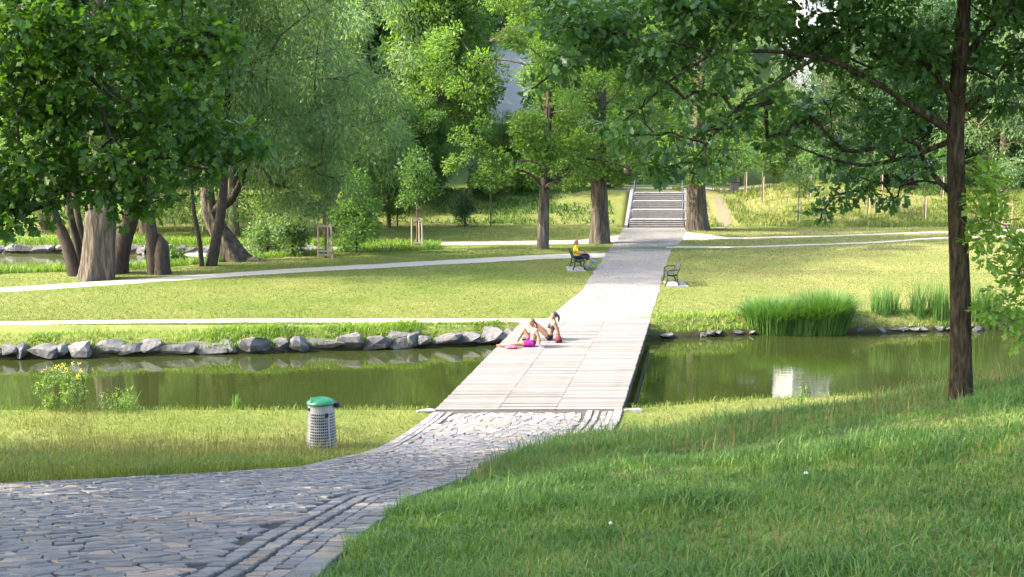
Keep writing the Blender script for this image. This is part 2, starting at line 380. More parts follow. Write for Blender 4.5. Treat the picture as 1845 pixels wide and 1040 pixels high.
# ------------------------------------------------------------------ cobbled path in front of the bridge
g2 = lambda *px: [tuple(terr(u, v))[:2] for (u, v) in px]
RE = np.array([(-1.25, 3.0), (-1.22, 5.5)] + g2((580, 1040), (640, 980), (740, 900), (800, 880)) + [(-.42, 16.4), (.2, 18.6), (1.0, 21.2), (1.9, 24.2), (2.36, 26.2), (2.53, 27.32)])
LE = np.array([(-14.5, 3.0), (-11.6, 9.0), (-9.0, 12.6)] + g2((0, 878), (250, 864), (400, 856), (540, 846), (640, 822), (710, 795), (760, 762)) + [(-1.74, 27.25)])
xr = lambda y: np.interp(y, RE[:, 1], RE[:, 0]); xl = lambda y: np.interp(y, LE[:, 1], LE[:, 0])
cobble_path = strip('cobble_path', LE, RE, M['joint'], .02, 90, cross=24)

setts = []                                   # each: polygon corners (k,2), height offset, warm
def edge_pts(P, n):
    s = np.concatenate([[0], np.cumsum(np.linalg.norm(np.diff(P, axis=0), axis=1))])
    def at(t):
        t = np.asarray(t); q = np.stack([np.interp(t, s, P[:, 0]), np.interp(t, s, P[:, 1])], -1)
        q2 = np.stack([np.interp(t + .6, s, P[:, 0]), np.interp(t + .6, s, P[:, 1])], -1); q1 = np.stack([np.interp(t - .6, s, P[:, 0]), np.interp(t - .6, s, P[:, 1])], -1)
        d = q2 - q1; d /= np.linalg.norm(d, axis=-1, keepdims=True) + 1e-9
        return q, np.stack([-d[..., 1], d[..., 0]], -1)
    return s[-1], at
def courses(P, side, rows):
    L_, at = edge_pts(P, 1)
    for (o0, o1, ln) in rows:
        t = 0.05
        while t < L_ - .3:
            l = ln * random.uniform(.75, 1.35); t1 = min(t + l, L_)
            (q0, n0), (q1, n1) = at(t), at(t1); j = lambda: random.uniform(-.012, .012)
            c = [q0 + side * n0 * (o0 + j()), q1 + side * n1 * (o0 + j()), q1 + side * n1 * (o1 + j()), q0 + side * n0 * (o1 + j())]
            if side < 0: c = c[::-1]
            setts.append((np.array(c), random.uniform(-.004, .004), random.random() < .12)); t = t1
courses(RE, 1, [(0, .20, .30), (.20, .33, .19), (.33, .46, .17), (.50, .62, .18), (.66, .80, .20)])
courses(LE, -1, [(0, .18, .28), (.18, .30, .17), (.32, .45, .18)])
# irregular mosaic between the edge courses
cs, rs = .19, .185
Y0, Y1, X0, X1 = 4.6, 27.05, -12.0, 3.0
nr, nc = int((Y1 - Y0) / rs), int((X1 - X0) / cs)
jit = lambda: RNG.normal(0, 1, (nr + 2, nc + 3, 2)) * np.array([cs * .17, rs * .17])
top = np.stack(np.meshgrid(np.arange(nc + 3) * cs + X0, np.arange(nr + 2) * rs + Y0), -1).astype(float)
top[1::2, :, 0] += cs * .5
Pa = top + np.array([0, rs * .33]) + jit(); Pb = top + np.array([cs * .5, rs * .60]) + jit()   # corner sets of the offset rows
for r in range(1, nr):
    off = r % 2
    yc = Y0 + r * rs
    lo, hi = float(xl(yc)) + .50, float(xr(yc)) - .86
    lean = 0 if yc > 14 else 0.0
    for c in range(1, nc):
        xc = X0 + c * cs + (cs * .5 if off else 0)
        if xc < lo or xc > hi: continue
        if abs(xc) > .46 * yc + 1.0: continue
        k = c if not off else c + 1
        a, b = Pb[r - 1], Pa[r]
        # hexagon: lower pair from the row below, upper pair from this row
        cl = c - 1 if not off else c
        poly = np.array([Pa[r][c - 1] * 0 + np.array([xc - cs * .5, yc + rs * .05]), [xc, yc - rs * .42], [xc + cs * .5, yc + rs * .05], [xc + cs * .5, yc + rs * .62], [xc, yc + rs * 1.08], [xc - cs * .5, yc + rs * .62]])
        # shared jitter comes from a position hash so that neighbours keep their joint
        jx = (vnoise(poly[:, 0] * 23.1 + 7, poly[:, 1] * 31.7) - .5) * cs * 1.15
        jy = (vnoise(poly[:, 0] * 27.3 + 91, poly[:, 1] * 29.9 + 40) - .5) * rs * 1.15
        big = (vnoise(poly[:, 0] * 2.1, poly[:, 1] * 2.3 + 60) - .5) * .16
        poly = poly + np.stack([jx + big, jy], -1)
        setts.append((poly, random.uniform(-.004, .004), vnoise(xc * 1.3 + 3, yc * 1.6) > .80 or random.random() < .05))
def sett_geo(poly, dz):
    k = len(poly); ctr = poly.mean(0); v = poly - ctr; ln = np.linalg.norm(v, axis=1, keepdims=True) + 1e-9
    g = random.uniform(.005, .016)
    o = ctr + v * (1 - g / ln); i = ctr + v * (1 - (g + .009) / ln)
    zb = H(o[:, 0], o[:, 1]) - .01; t = RNG.normal(0, .010, 2)
    zt = H(ctr[0], ctr[1]) + (poly - ctr) @ np.array([0, (h1(ctr[0], ctr[1] + .2) - h1(ctr[0], ctr[1])) / .2]) + .045 + dz + (v @ t)
    V = np.concatenate([np.c_[o, zb], np.c_[o, zt - .008], np.c_[i, zt]])
    Fq = [(r * k + a, r * k + (a + 1) % k, (r + 1) * k + (a + 1) % k, (r + 1) * k + a) for r in (0, 1) for a in range(k)]
    return V, Fq, tuple(2 * k + a for a in range(k))
def seen(c):                                 # inside the picture and how large it shows
    x, y = c; z = h1(x, y)
    dy = y * math.cos(PITCH) - (z - CAMZ) * math.sin(PITCH); u = CU + F * x / dy
    v = CV - F * ((z - CAMZ) * math.cos(PITCH) + y * math.sin(PITCH)) / dy
    return (-25 < u < 1870) and (v < 1055)
order = sorted(range(len(setts)), key=lambda i: setts[i][0].mean(0)[1] + .15 * abs(setts[i][0].mean(0)[0]))
near_ids = [i for i in order if seen(setts[i][0].mean(0))][:300]; near_set = set(near_ids)
for i in near_ids:
    V, Fq, tp = sett_geo(setts[i][0], setts[i][1])
    o = obj('sett', mesh_np('sett', V, [np.array(Fq), np.array([tp])]), M['sett_warm' if setts[i][2] else 'sett'], cobble_path)
for warm in (False, True):
    mb = MB()
    Vs, Q, T4, T6, b = [], [], [], [], 0
    for i in order:
        if i in near_set or bool(setts[i][2]) != warm: continue
        V, Fq, tp = sett_geo(setts[i][0], setts[i][1]); Vs.append(V); Q += [[q + b for q in f] for f in Fq]
        (T4 if len(tp) == 4 else T6).append([q + b for q in tp]); b += len(V)
    o = obj('sett_paving', mesh_np('sett_paving', np.concatenate(Vs), [np.array(Q), np.array(T4), np.array(T6)]), None, cobble_path)
    m2, nt, P, N, L = _nt('sett_paving_warm' if warm else 'sett_paving')
    base = [(.25, (.17, .135, .105)), (.8, (.24, .195, .155))] if warm else [(.25, (.098, .093, .091)), (.5, (.135, .127, .121)), (.8, (.185, .172, .158))]
    c, hh = noise_col(nt, base, 9, 5); g = N.new('ShaderNodeNewGeometry'); mr = N.new('ShaderNodeMapRange'); L.new(g.outputs['Random Per Island'], mr.inputs[0])
    mr.inputs[3].default_value = .82; mr.inputs[4].default_value = 1.17; hv = N.new('ShaderNodeHueSaturation'); L.new(mr.outputs[0], hv.inputs['Value']); L.new(c, hv.inputs['Color'])
    L.new(hv.outputs[0], P.inputs['Base Color']); P.inputs['Roughness'].default_value = .75; L.new(bump(nt, hh, .5, .008), P.inputs['Normal'])
    o.data.materials.append(m2); tag(o, kind='stuff')

# ------------------------------------------------------------------ wooden footbridge
A, B, C, Dd = gp(785, 742), gp(1120, 741), gp(1172, 576), gp(946, 577)   # corners near-left, near-right, far-right, far-left
A, B, C, Dd = [Vector((p.x, p.y, 0)) for p in (A, B, C, Dd)]
bridge = empty('footbridge', (A + B + C + Dd) / 4)
O = bridge.location.copy()
tag(bridge, 'wide flat footbridge of weathered pale planks across the pond', 'bridge')
def bl(s, t): return A.lerp(B, s).lerp(Dd.lerp(C, s), t)           # s across, t along
rows = 92
cuts = [0.0, .335, .645, .905, 1.0]
for r in range(rows):
    dark_row = random.random() < .22
    for c in range(3):
        s0, s1 = cuts[c], cuts[c + 1] if c < 2 else 1.0
        g = .0022 / 4; t0, t1 = r / rows, (r + 1) / rows
        gy_ = .07 / rows * (1 + random.uniform(-.5, 1.6)); zt = .055 + random.uniform(-.004, .005)
        e0 = -random.uniform(0, .006) if c == 0 else g; e1 = random.uniform(0, .006) if c == 2 else -g
        P4 = [bl(s0 + e0, t0 + gy_), bl(s1 + e1, t0 + gy_), bl(s1 + e1, t1 - gy_), bl(s0 + e0, t1 - gy_)]
        ctr = sum(P4, Vector()) / 4
        V = []
        for zz, ins in ((zt - .05, 0), (zt - .006, 0), (zt, .006)):
            for p in P4:
                q = p - ctr; q = Vector((q.x - math.copysign(ins, q.x), q.y - math.copysign(ins, q.y), zz + random.uniform(-.002, .002))); V.append(q)
        Fq = [(k * 4 + a, k * 4 + (a + 1) % 4, k * 4 + 4 + (a + 1) % 4, k * 4 + 4 + a) for k in (0, 1) for a in range(4)] + [(3, 2, 1, 0), (8, 9, 10, 11)]
        obj('plank', mesh_np('plank', V, [np.array(Fq)]), M['wood_deck_dark' if (dark_row and random.random() < .85) else 'wood_deck'], bridge, ctr - O)
for s, nm in ((-.0, 'edge_beam'), (1.0, 'edge_beam'), (.33, 'joist'), (.66, 'joist')):
    sg = -1 if s < .5 else 1
    ins = .012 if s in (0, 1.0) else 0
    a, b = bl(s, .03) - O, bl(s, .985) - O; off = Vector((-sg * (.08 + ins), 0, 0)) if s in (0, 1.0) else Vector()
    MB().beam(a + off + Vector((0, 0, -.16)), b + off + Vector((0, 0, -.16)), .14, .30).build(nm, M['deck_beam'], bridge)
for t in (.2, .5, .8):
    for s in (.06, .5, .94):
        p = bl(s, t) - O; MB().tube([p + Vector((0, 0, -1.9)), p + Vector((0, 0, -.30))], .13, 10).build('pile', M['deck_beam'], bridge)
for t in (.2, .5, .8): MB().beam(bl(.03, t) - O + Vector((0, 0, -.38)), bl(.97, t) - O + Vector((0, 0, -.38)), .2, .14).build('crossbeam', M['deck_beam'], bridge)
# ------------------------------------------------------------------ bank stones
def rock_mesh(sx, sy, sz, seed):
    r = np.random.default_rng(seed); bm = bmesh.new(); bmesh.ops.create_icosphere(bm, subdivisions=2, radius=.5)
    dirs = r.normal(0, 1, (9, 3)); dirs /= np.linalg.norm(dirs, axis=1, keepdims=True); cut = r.uniform(.24, .40, 9)
    for v in bm.verts:
        p = np.array(v.co)
        p = np.sign(p) * np.abs(p / .5) ** .55 * .5                # squarer
        for d, c in zip(dirs, cut):
            k = p @ d
            if k > c: p = p - d * (k - c) * .97
        p += r.normal(0, .016, 3); v.co = Vector((p[0] * sx, p[1] * sy, p[2] * sz))
    V = [tuple(v.co) for v in bm.verts]; bm.verts.index_update(); Fs = np.array([[v.index for v in f.verts] for f in bm.faces]); bm.free()
    return mesh_np('stone', V, [Fs])
def stone_row(name, label, line, n, wlo, whi, hz, z0, seed, inward, keep=1.0):
    r = random.Random(seed); root = empty(name, (line[0][0], line[0][1], WATER)); tag(root, label, 'stone bank')
    P = np.array(line); s = np.concatenate([[0], np.cumsum(np.linalg.norm(np.diff(P, axis=0), axis=1))]); t = 0
    while t < s[-1]:
        w = r.uniform(wlo, whi); x, y = np.interp(t + w / 2, s, P[:, 0]), np.interp(t + w / 2, s, P[:, 1])
        hh = hz * r.uniform(.6, 1.3)
        if r.random() < keep:
            o = obj('stone', rock_mesh(w * 1.28, r.uniform(.5, .75), hh, r.randint(0, 9999)), M['rock'], root)
            o.location = Vector((x, y + r.uniform(-.08, .06), z0 + hh * .12 + r.uniform(-.04, .05))) - root.location; o.rotation_euler = (r.uniform(-.15, .15), r.uniform(-.1, .1), r.uniform(-.2, .2))
        if r.random() < .10:                 # smaller stone wedged in front
            w2 = w * r.uniform(.35, .6); o = obj('stone', rock_mesh(w2, .35, hz * .5, r.randint(0, 9999)), M['rock'], root)
            o.location = Vector((x + r.uniform(-.3, .3), y - .30 * inward, z0 - .22)) - root.location
        t += w * r.uniform(.70, .88)
stone_row('stone_bank', 'row of rough grey boulders edging the lawn beside the two sunbathers', [(x, float(far_edge(x)) - .28) for x in np.arange(-19, .35, .5)], 0, .40, 1.35, .50, -.44, 5, 1)
stone_row('stone_bank', 'short low line of grey stones along the water below the dry lawn', [(x, float(far_edge(x)) - .22) for x in np.arange(5.0, 19, .5)], 0, .25, .6, .24, -.53, 9, 1, .45)
stone_row('stone_bank', 'thin line of pale stones edging the side pond behind the willows', [(x, float(far2(x)) - .1) for x in np.arange(-30, -5.0, .8)], 0, .6, 1.3, .5, -.35, 11, 1)

# abutment slabs
for (u, v, w, d, lab) in ((764, 743, .58, .30, 'flat pale stone slab beside the cobbles at the bridge end by the litter bin'), (1141, 741, .48, .26, 'flat pale stone slab at the bridge end under the young oak')):
    p = gp(u, v); o = obj('stone_slab', rock_mesh(w, d, .16, int(u)), M['slab'], None, (p.x, p.y, .0)); tag(o, lab, 'stone slab')

# ------------------------------------------------------------------ stone stairs
def stairs():
    root = empty('stone_stairs', ((S0.x + S1.x) / 2, S0.y + .15, 0)); tag(root, 'broad stone stairs in four flights with railings at the end of the path', 'stairs')
    K = .13; Wd = S1.x - S0.x; y = 0.0; z = 0.0
    for fl in range(4):
        for k in range(4):
            z += .118; dep = .34 if k < 3 else 1.75
            MB().box((K * (y + dep / 2), y + dep / 2 + .0, z - .059 - .01), (Wd, dep + .02, .118), bev=.008).build('step', M['stone'], root)
            MB().box((K * (y + dep / 2), y + dep / 2 - .012, z - .005), (Wd + .004, dep + .03, .026), bev=.005).build('tread', M['tread'], root)
            y += dep
    for sg in (-1, 1):
        x = sg * (Wd / 2 + .17); mb = MB()
        y1, z1 = 4 * 2.77, 4 * .472
        prof = [(-.15, -.4), (-.15, .20), (.25, .26), (y1, z1 + .26), (y1 + .3, z1 + .26), (y1 + .3, -.4)]
        V = [(x + q + K * yy, yy, zz) for q in (-.11, .11) for (yy, zz) in prof]; k = len(prof)
        mb._add(V, [tuple(range(k))[::-1], tuple(range(k, 2 * k))] + [(a_, (a_ + 1) % k, k + (a_ + 1) % k, k + a_) for a_ in range(k)])
        mb.build('cheek_wall', M['stone'], root)
        xr_ = sg * (Wd / 2 - .08)
        rp = []
        for fl in range(5):
            y0 = fl * 2.77; z0 = fl * .472
            MB().tube([(xr_ + K * y0, y0 + .05, z0 - .1), (xr_ + K * y0, y0 + .05, z0 + 1.0)], .03, 8).build('rail_post', M['rail'], root)
            rp.append((xr_ + K * y0, y0 + .05, z0 + 1.0))
        MB().tube(rp, .03, 8).build('handrail', M['rail'], root)
        MB().tube([(p[0], p[1], p[2] - .45) for p in rp], .018, 6).build('handrail', M['rail'], root)
    return root
stairs()

# ------------------------------------------------------------------ trees
OAK = np.array([(0, 0), (.26, .25), (.40, .12), (.66, .35), (.78, .17), (1.0, .0)])   # half outline: along, across
def leaf_cloud(P, Dv, Nv, L, Wd, lobed=False):
    """P bases, Dv directions, Nv rough normals, L lengths, Wd widths -> verts, faces"""
    n = len(P); Dv = Dv / (np.linalg.norm(Dv, axis=1, keepdims=True) + 1e-9)
    S = np.cross(Dv, Nv); S /= np.linalg.norm(S, axis=1, keepdims=True) + 1e-9; U = np.cross(S, Dv)
    L = L[:, None]; Wd = Wd[:, None]
    if not lobed:
        a = P; c = P + Dv * L; m = P + Dv * L * .45 - U * Wd * .18
        V = np.stack([a, m + S * Wd * .5, c, m - S * Wd * .5], 1).reshape(-1, 3)
        i = np.arange(n)[:, None] * 4
        return V, [np.concatenate([i + np.array([0, 1, 2]), i + np.array([0, 2, 3])])]
    K = len(OAK); cols = []
    for k in range(K): cols.append(P + Dv * L * OAK[k, 0] + S * Wd * OAK[k, 1] * 1.5 - U * Wd * (.25 * OAK[k, 0] ** 2 + .35 * OAK[k, 1]))
    for k in range(K - 2, 0, -1): cols.append(P + Dv * L * OAK[k, 0] - S * Wd * OAK[k, 1] * 1.5 - U * Wd * (.25 * OAK[k, 0] ** 2 + .35 * OAK[k, 1]))
    V = np.stack(cols, 1).reshape(-1, 3); kk = len(cols); i = np.arange(n)[:, None] * kk
    # right half and left half as one concave outline each
    fr = i + np.arange(0, K)[None]; fl = i + np.array([0] + list(range(K - 1, kk)))[None]
    return V, [fr, fl]

def crown_leaves(rng, cl, n, size, ratio=.55, droop=.25, flat=.75, up=.9, lobed=False, hang=0.0, bunch=0, shell=.35):
    """cl: (k,4) clump centres and radii. Leaves fill the clumps, denser towards their skins."""
    w = cl[:, 3] ** 2.2; w /= w.sum(); idx = rng.choice(len(cl), n, p=w)
    d = rng.normal(0, 1, (n, 3)); d /= np.linalg.norm(d, axis=1, keepdims=True)
    r = rng.random(n) ** shell
    if bunch:                                # leaves gather round twig ends
        nb = max(1, n // bunch); bi = rng.choice(len(cl), nb, p=w); bd = rng.normal(0, 1, (nb, 3)); bd /= np.linalg.norm(bd, axis=1, keepdims=True)
        br = rng.random(nb) ** shell; bp = cl[bi, :3] + bd * (br * cl[bi, 3])[:, None] * np.array([1, 1, flat])
        k = rng.integers(0, nb, n); P = bp[k] + d * (rng.random(n) ** .6 * size * 1.25)[:, None]
        out = d + bd[k] * .5
    else:
        P = cl[idx, :3] + d * (r * cl[idx, 3])[:, None] * np.array([1, 1, flat]); out = d * 1.0 + rng.normal(0, .5, (n, 3))
    if hang: P[:, 2] -= rng.random(n) ** 1.5 * hang
    Dv = out; Dv[:, 2] -= droop * (1 + (3 if hang else 0))
    Nv = rng.normal(0, .55, (n, 3)); Nv[:, 2] += up
    L = size * rng.uniform(.5, 1.35, n)
    return leaf_cloud(P, Dv, Nv, L, L * ratio, lobed)

def skeleton(rng, trunk, cl, seg=.8, wig=.10, droop=0.0):
    pos = [np.array(p[:3], float) for p in trunk]; par = [-1] + list(range(len(trunk) - 1)); ntr = len(trunk)
    lo = max(1, int(ntr * .3))
    T = np.array(pos)
    order = np.argsort([np.min(np.linalg.norm(T - c[:3], axis=1)) for c in cl]); tips = []
    for ci in order:
        c = cl[ci, :3]; Q = np.array(pos); dv = c - Q; dist = np.linalg.norm(dv, axis=1)
        cost = dist + np.where(dv[:, 2] < 0, -dv[:, 2] * 1.2, 0) + np.where(np.arange(len(Q)) < lo, 50, 0)
        j = int(np.argmin(cost)); k = max(1, int(math.ceil(dist[j] / seg))); p0 = Q[j]; pr = j
        bend = rng.normal(0, wig, 3) * dist[j]; bend[2] += .10 * dist[j]
        for s in range(1, k + 1):
            t = s / k; p = p0 + (c - p0) * t + bend * (4 * t * (1 - t)) * .6 + rng.normal(0, wig * .22, 3) * (seg if s < k else 0)
            pos.append(p); par.append(pr); pr = len(pos) - 1
        tips.append(pr)
    return np.array(pos), par, ntr

def tubes(pos, par, ntr, trunk, tip=.018, expo=.47, ring=(14, 6), rmax=9, flare=True, rng=None, skip_trunk=False, knob=.08):
    n = len(pos); A = np.zeros(n); kids = [[] for _ in range(n)]
    for i in range(n):
        if par[i] >= 0: kids[par[i]].append(i)
    for i in range(n - 1, -1, -1):
        if not kids[i]: A[i] = 1
        if par[i] >= 0: A[par[i]] += A[i]
    R = tip * A ** expo; tr = np.array([p[3] for p in trunk]); R[:ntr] = tr
    mb_t, groups = MB(), []
    def tube_of(ch, rads, k, mb):
        mb.tube([tuple(pos[i]) for i in ch], rads, k)
    # trunk
    tp = [Vector(pos[i]) for i in range(ntr)]
    mb_t.tube(tp, list(tr), ring[0])
    starts = [(i, k) for i in range(ntr) for k in kids[i] if not (k < ntr)]
    prim = []
    for (a, k) in starts:
        mb = MB(); st = [(a, k)]
        while st:
            p, c = st.pop(); ch = [p, c]
            while kids[c]:
                ks = sorted(kids[c], key=lambda q: -A[q]); st += [(c, q) for q in ks[1:]]; c = ks[0]; ch.append(c)
            rads = [min(R[i], rmax) for i in ch]; rads[0] = min(rads[0], rads[1] * 1.25)
            mb.tube([tuple(pos[i]) for i in ch], rads, ring[1] if rads[0] > .03 else 4, caps=False)
        prim.append((mb, R[k]))
    return mb_t, prim

def roughen(me, amp, freq, flare_h=0.0, flare=0.0, seed=0):
    n = len(me.vertices); V = np.empty(n * 3, np.float32); me.vertices.foreach_get('co', V); V = V.reshape(-1, 3)
    return me

def trunk_obj(pts, bark, parent, name='trunk', sides=18, flare=.0, seed=1, lobes=5, knob=.05, sub=4, ribs=0):
    """a tapering, fluted trunk with root flare; pts (x,y,z,r)"""
    P = np.array(pts, float); s = np.concatenate([[0], np.cumsum(np.linalg.norm(np.diff(P[:, :3], axis=0), axis=1))]); m = (len(P) - 1) * sub + 1
    t = np.linspace(0, s[-1], m)
    if flare: t = s[-1] * np.linspace(0, 1, m) ** 1.5
    Q = np.stack([np.interp(t, s, P[:, k]) for k in range(4)], -1)
    for k in range(3): Q[1:-1, k] = (Q[:-2, k] + 2 * Q[1:-1, k] + Q[2:, k]) / 4
    rg = np.random.default_rng(seed); ph = rg.uniform(0, 6.28, 3); V = []
    for i in range(m):
        tn = Q[min(i + 1, m - 1), :3] - Q[max(i - 1, 0), :3]; tn /= np.linalg.norm(tn); ref = np.array([0, 1., 0]); a = np.cross(ref, tn); a /= np.linalg.norm(a); b = np.cross(tn, a)
        h = Q[i, 2] - Q[0, 2]
        for k in range(sides):
            w = 2 * math.pi * k / sides
            fl = flare * math.exp(-h / (Q[0, 3] * 1.1)) * (.55 + .45 * math.cos(lobes * w + ph[0]))
            r = Q[i, 3] * (1 + fl + knob * math.sin(3 * w + ph[1] + h * .7) + knob * .7 * math.sin(7 * w + ph[2] - h * 1.1) + rg.normal(0, knob * .35))
            if ribs: r *= 1 + .075 * (vnoise(w * ribs / 6.283 + seed, h * .9) - .5) + .05 * (vnoise(w * ribs * 2 / 6.283, h * 2.5 + seed) - .5)
            V.append(Q[i, :3] + (a * math.cos(w) + b * math.sin(w)) * r)
    Fq = [(i * sides + k, i * sides + (k + 1) % sides, (i + 1) * sides + (k + 1) % sides, (i + 1) * sides + k) for i in range(m - 1) for k in range(sides)]
    me = mesh_np(name, V, [np.array(Fq), np.array([[(m - 1) * sides + k for k in range(sides)]])], True)
    return obj(name, me, bark, parent)

def tree(name, base, trunk, cl, n, size, leaf, bark, label, cat='tree', group=None, seed=1, seg=.8, tip=.018, ring=6, limbs='branch', flare=.5, sides=16, min_limb=.0, expo=.47, rmax=9, **lk):
    """base: place; trunk: (x,y,z,r) relative; cl: clumps (x,y,z,r) relative"""
    rng = np.random.default_rng(seed); cl = np.array(cl, float)
    root = empty(name, base); tag(root, label, cat, group)
    trunk_obj(trunk, bark, root, sides=sides if sides < 20 else 56, flare=flare, seed=seed, ribs=0 if sides < 20 else 22, sub=4 if sides < 20 else 7, knob=.05 if sides < 20 else .03)
    pos, par, ntr = skeleton(rng, trunk, cl, seg)
    _, prim = tubes(pos, par, ntr, trunk, tip, expo, (8, ring), rmax)
    if limbs == 'branch':
        for mb, r in prim: mb.build('branch', bark, root, True)
    elif prim:                               # far away: limbs too thin to tell apart
        one = MB()
        for mb, r in prim:
            b0 = sum(len(x) for x in one.v); one.v += mb.v
            for k, fs in mb.f.items(): one.f.setdefault(k, []).extend([[i + b0 for i in f] for f in fs])
        one.build('limbs', bark, root, True)['kind'] = 'stuff'
    far_ = lk.pop('far_mask', None)
    if far_ is None: V, Fs = crown_leaves(rng, cl, n, size, **lk)
    else:                                    # fine leaves low down, coarser ones high in the crown
        V, Fs = crown_leaves(rng, cl[~far_], n, size, **lk); lk2 = dict(lk, lobed=False, bunch=0); V2, F2 = crown_leaves(rng, cl[far_], lk.get('nf', 0) or int(24000), .24, **lk2)
        Fs = list(Fs) + [f + len(V) for f in F2]; V = np.concatenate([V, V2])
    obj('crown', mesh_np('crown', V, Fs), leaf, root)
    return root

def ellip_clumps(rng, k, c, rad, r, shell=.5, prof=None, squash=1.0):
    """clump centres through an ellipsoid crown, thicker towards its skin"""
    out = []
    while len(out) < k:
        d = rng.normal(0, 1, 3); d /= np.linalg.norm(d); q = rng.random() ** shell
        p = d * q
        if prof is not None:
            p = p * np.array([prof(p[2]), prof(p[2]), 1])
        out.append((c[0] + p[0] * rad[0], c[1] + p[1] * rad[1], c[2] + p[2] * rad[2], r * rng.uniform(.6, 1.4)))
    return np.array(out)
def px_clumps(spec, base, rng, k=3, spread=.5):
    """spec: (u, v, y, radius in metres): foliage masses found by sight line and distance"""
    out = []
    for (u, v, y, r) in spec:
        p = dp(u, v, y) - base
        for _ in range(k):
            q = rng.normal(0, 1, 3); q /= np.linalg.norm(q); q *= r * spread * rng.random() ** .4
            out.append((p.x + q[0], p.y + q[1] * 1.3, p.z + q[2] * .8, r * rng.uniform(.5, .8)))
    return np.array(out)

rg = np.random.default_rng(21)
# --- young oak on the grassy mound
ob = terr(1733, 722); ob.z -= .05
tp = lambda u, v, y=None: tuple(dp(u, v, ob.y if y is None else y) - ob)
trunk = [(0, 0, -.1, .155), (*tp(1731, 640), .132), (*tp(1729, 500), .124), (*tp(1724, 360), .114), (*tp(1722, 240), .106), (*tp(1728, 120), .092), (*tp(1738, 0), .08), (*tp(1742, -150), .075), (*tp(1735, -330), .06), (*tp(1740, -520), .04)]
spec = []
oy = ob.y
for (u, v, dy, r) in [(1650, 60, 0, .75), (1560, 40, -.5, .7), (1470, 30, .3, .75), (1380, 25, -.6, .7), (1290, 40, 0, .75), (1200, 45, -.8, .75), (1120, 60, -.3, .62), (1050, 50, -.9, .55), (1100, 15, .5, .65), (1010, 90, -1., .40),
    (960, 155, -1.2, .20), (1150, 110, -.9, .50), (1230, 105, -.5, .55), (1300, 120, -.9, .5), (1110, 225, -1.3, .33), (1155, 195, -1.2, .28), (1205, 240, -1.4, .32), (1250, 285, -1.5, .40), (1195, 290, -1.5, .28), (1295, 245, -1.3, .36), (1330, 215, -1., .38), (1260, 170, -.8, .38),
    (1370, 165, -.4, .40), (1440, 205, .4, .42), (1400, 250, .2, .35), (1500, 190, .8, .42), (1560, 215, .5, .5), (1480, 290, .9, .36), (1530, 275, .5, .42), (1600, 270, .2, .48), (1560, 330, .4, .36), (1620, 340, .6, .36), (1510, 350, .6, .28), (1480, 378, .5, .16), (1655, 215, .4, .45), (1665, 300, .5, .33), (1470, 395, .8, .12),
    (1790, 60, .3, .6), (1835, 120, -.3, .6), (1800, 190, .2, .35), (1860, 30, .5, .7), (1680, 130, .8, .55), (1610, 120, .9, .45), (1500, 120, 1., .40), (1450, 80, .2, .45), (1250, 10, .6, .7), (1000, 20, -.3, .4), (1780, -40, 0, .9), (1620, -60, .5, .95), (1480, -80, -.5, 1.0), (1330, -70, .6, .95), (1180, -60, -.2, .8), (1680, -200, -.5, 1.1), (1520, -230, .7, 1.1), (1380, -200, -.8, 1.0), (1820, -200, .4, 1.1), (1740, -350, 0, 1.2), (1600, -380, .4, 1.1), (1880, -330, -.5, 1.0), (1950, -100, .3, 1.0), (1960, 80, -.4, .9), (2040, -20, .2, .9), (1740, -520, 0, 1.0), (1640, -120, 2.2, 1.1), (1800, -100, 2.4, 1.1), (1700, -80, -2.2, 1.1), (1850, -150, -2.4, 1.1), (1740, -300, 2.3, 1.1)]:
    spec.append((u, v, oy + dy, r))
cl = px_clumps([(a, b, c, d * (1.0 if b < 130 else .9)) for (a, b, c, d) in spec], ob, rg, 3, .7)
def offs(cl, base):                          # clumps of the high or outlying crown
    P = cl[:, :3] + np.array(base); dy = P[:, 1] * math.cos(PITCH) - (P[:, 2] - CAMZ) * math.sin(PITCH); u = CU + F * P[:, 0] / dy; v = CV - F * ((P[:, 2] - CAMZ) * math.cos(PITCH) + P[:, 1] * math.sin(PITCH)) / dy
    return u, v
cu, cv = offs(cl, ob)
oak = tree('oak_tree', ob, trunk, cl, 17500, .118, M['lf_oak'], M['bark_oak'], 'slender young oak with dark lobed leaves standing on the grassy mound', seed=4, seg=.35, tip=.0085, expo=.40, rmax=.06, flare=.45, lobed=True, ratio=.62, bunch=12, shell=.5, droop=.35, up=.8, sides=20, far_mask=(cv < -90) | (cu > 1960))

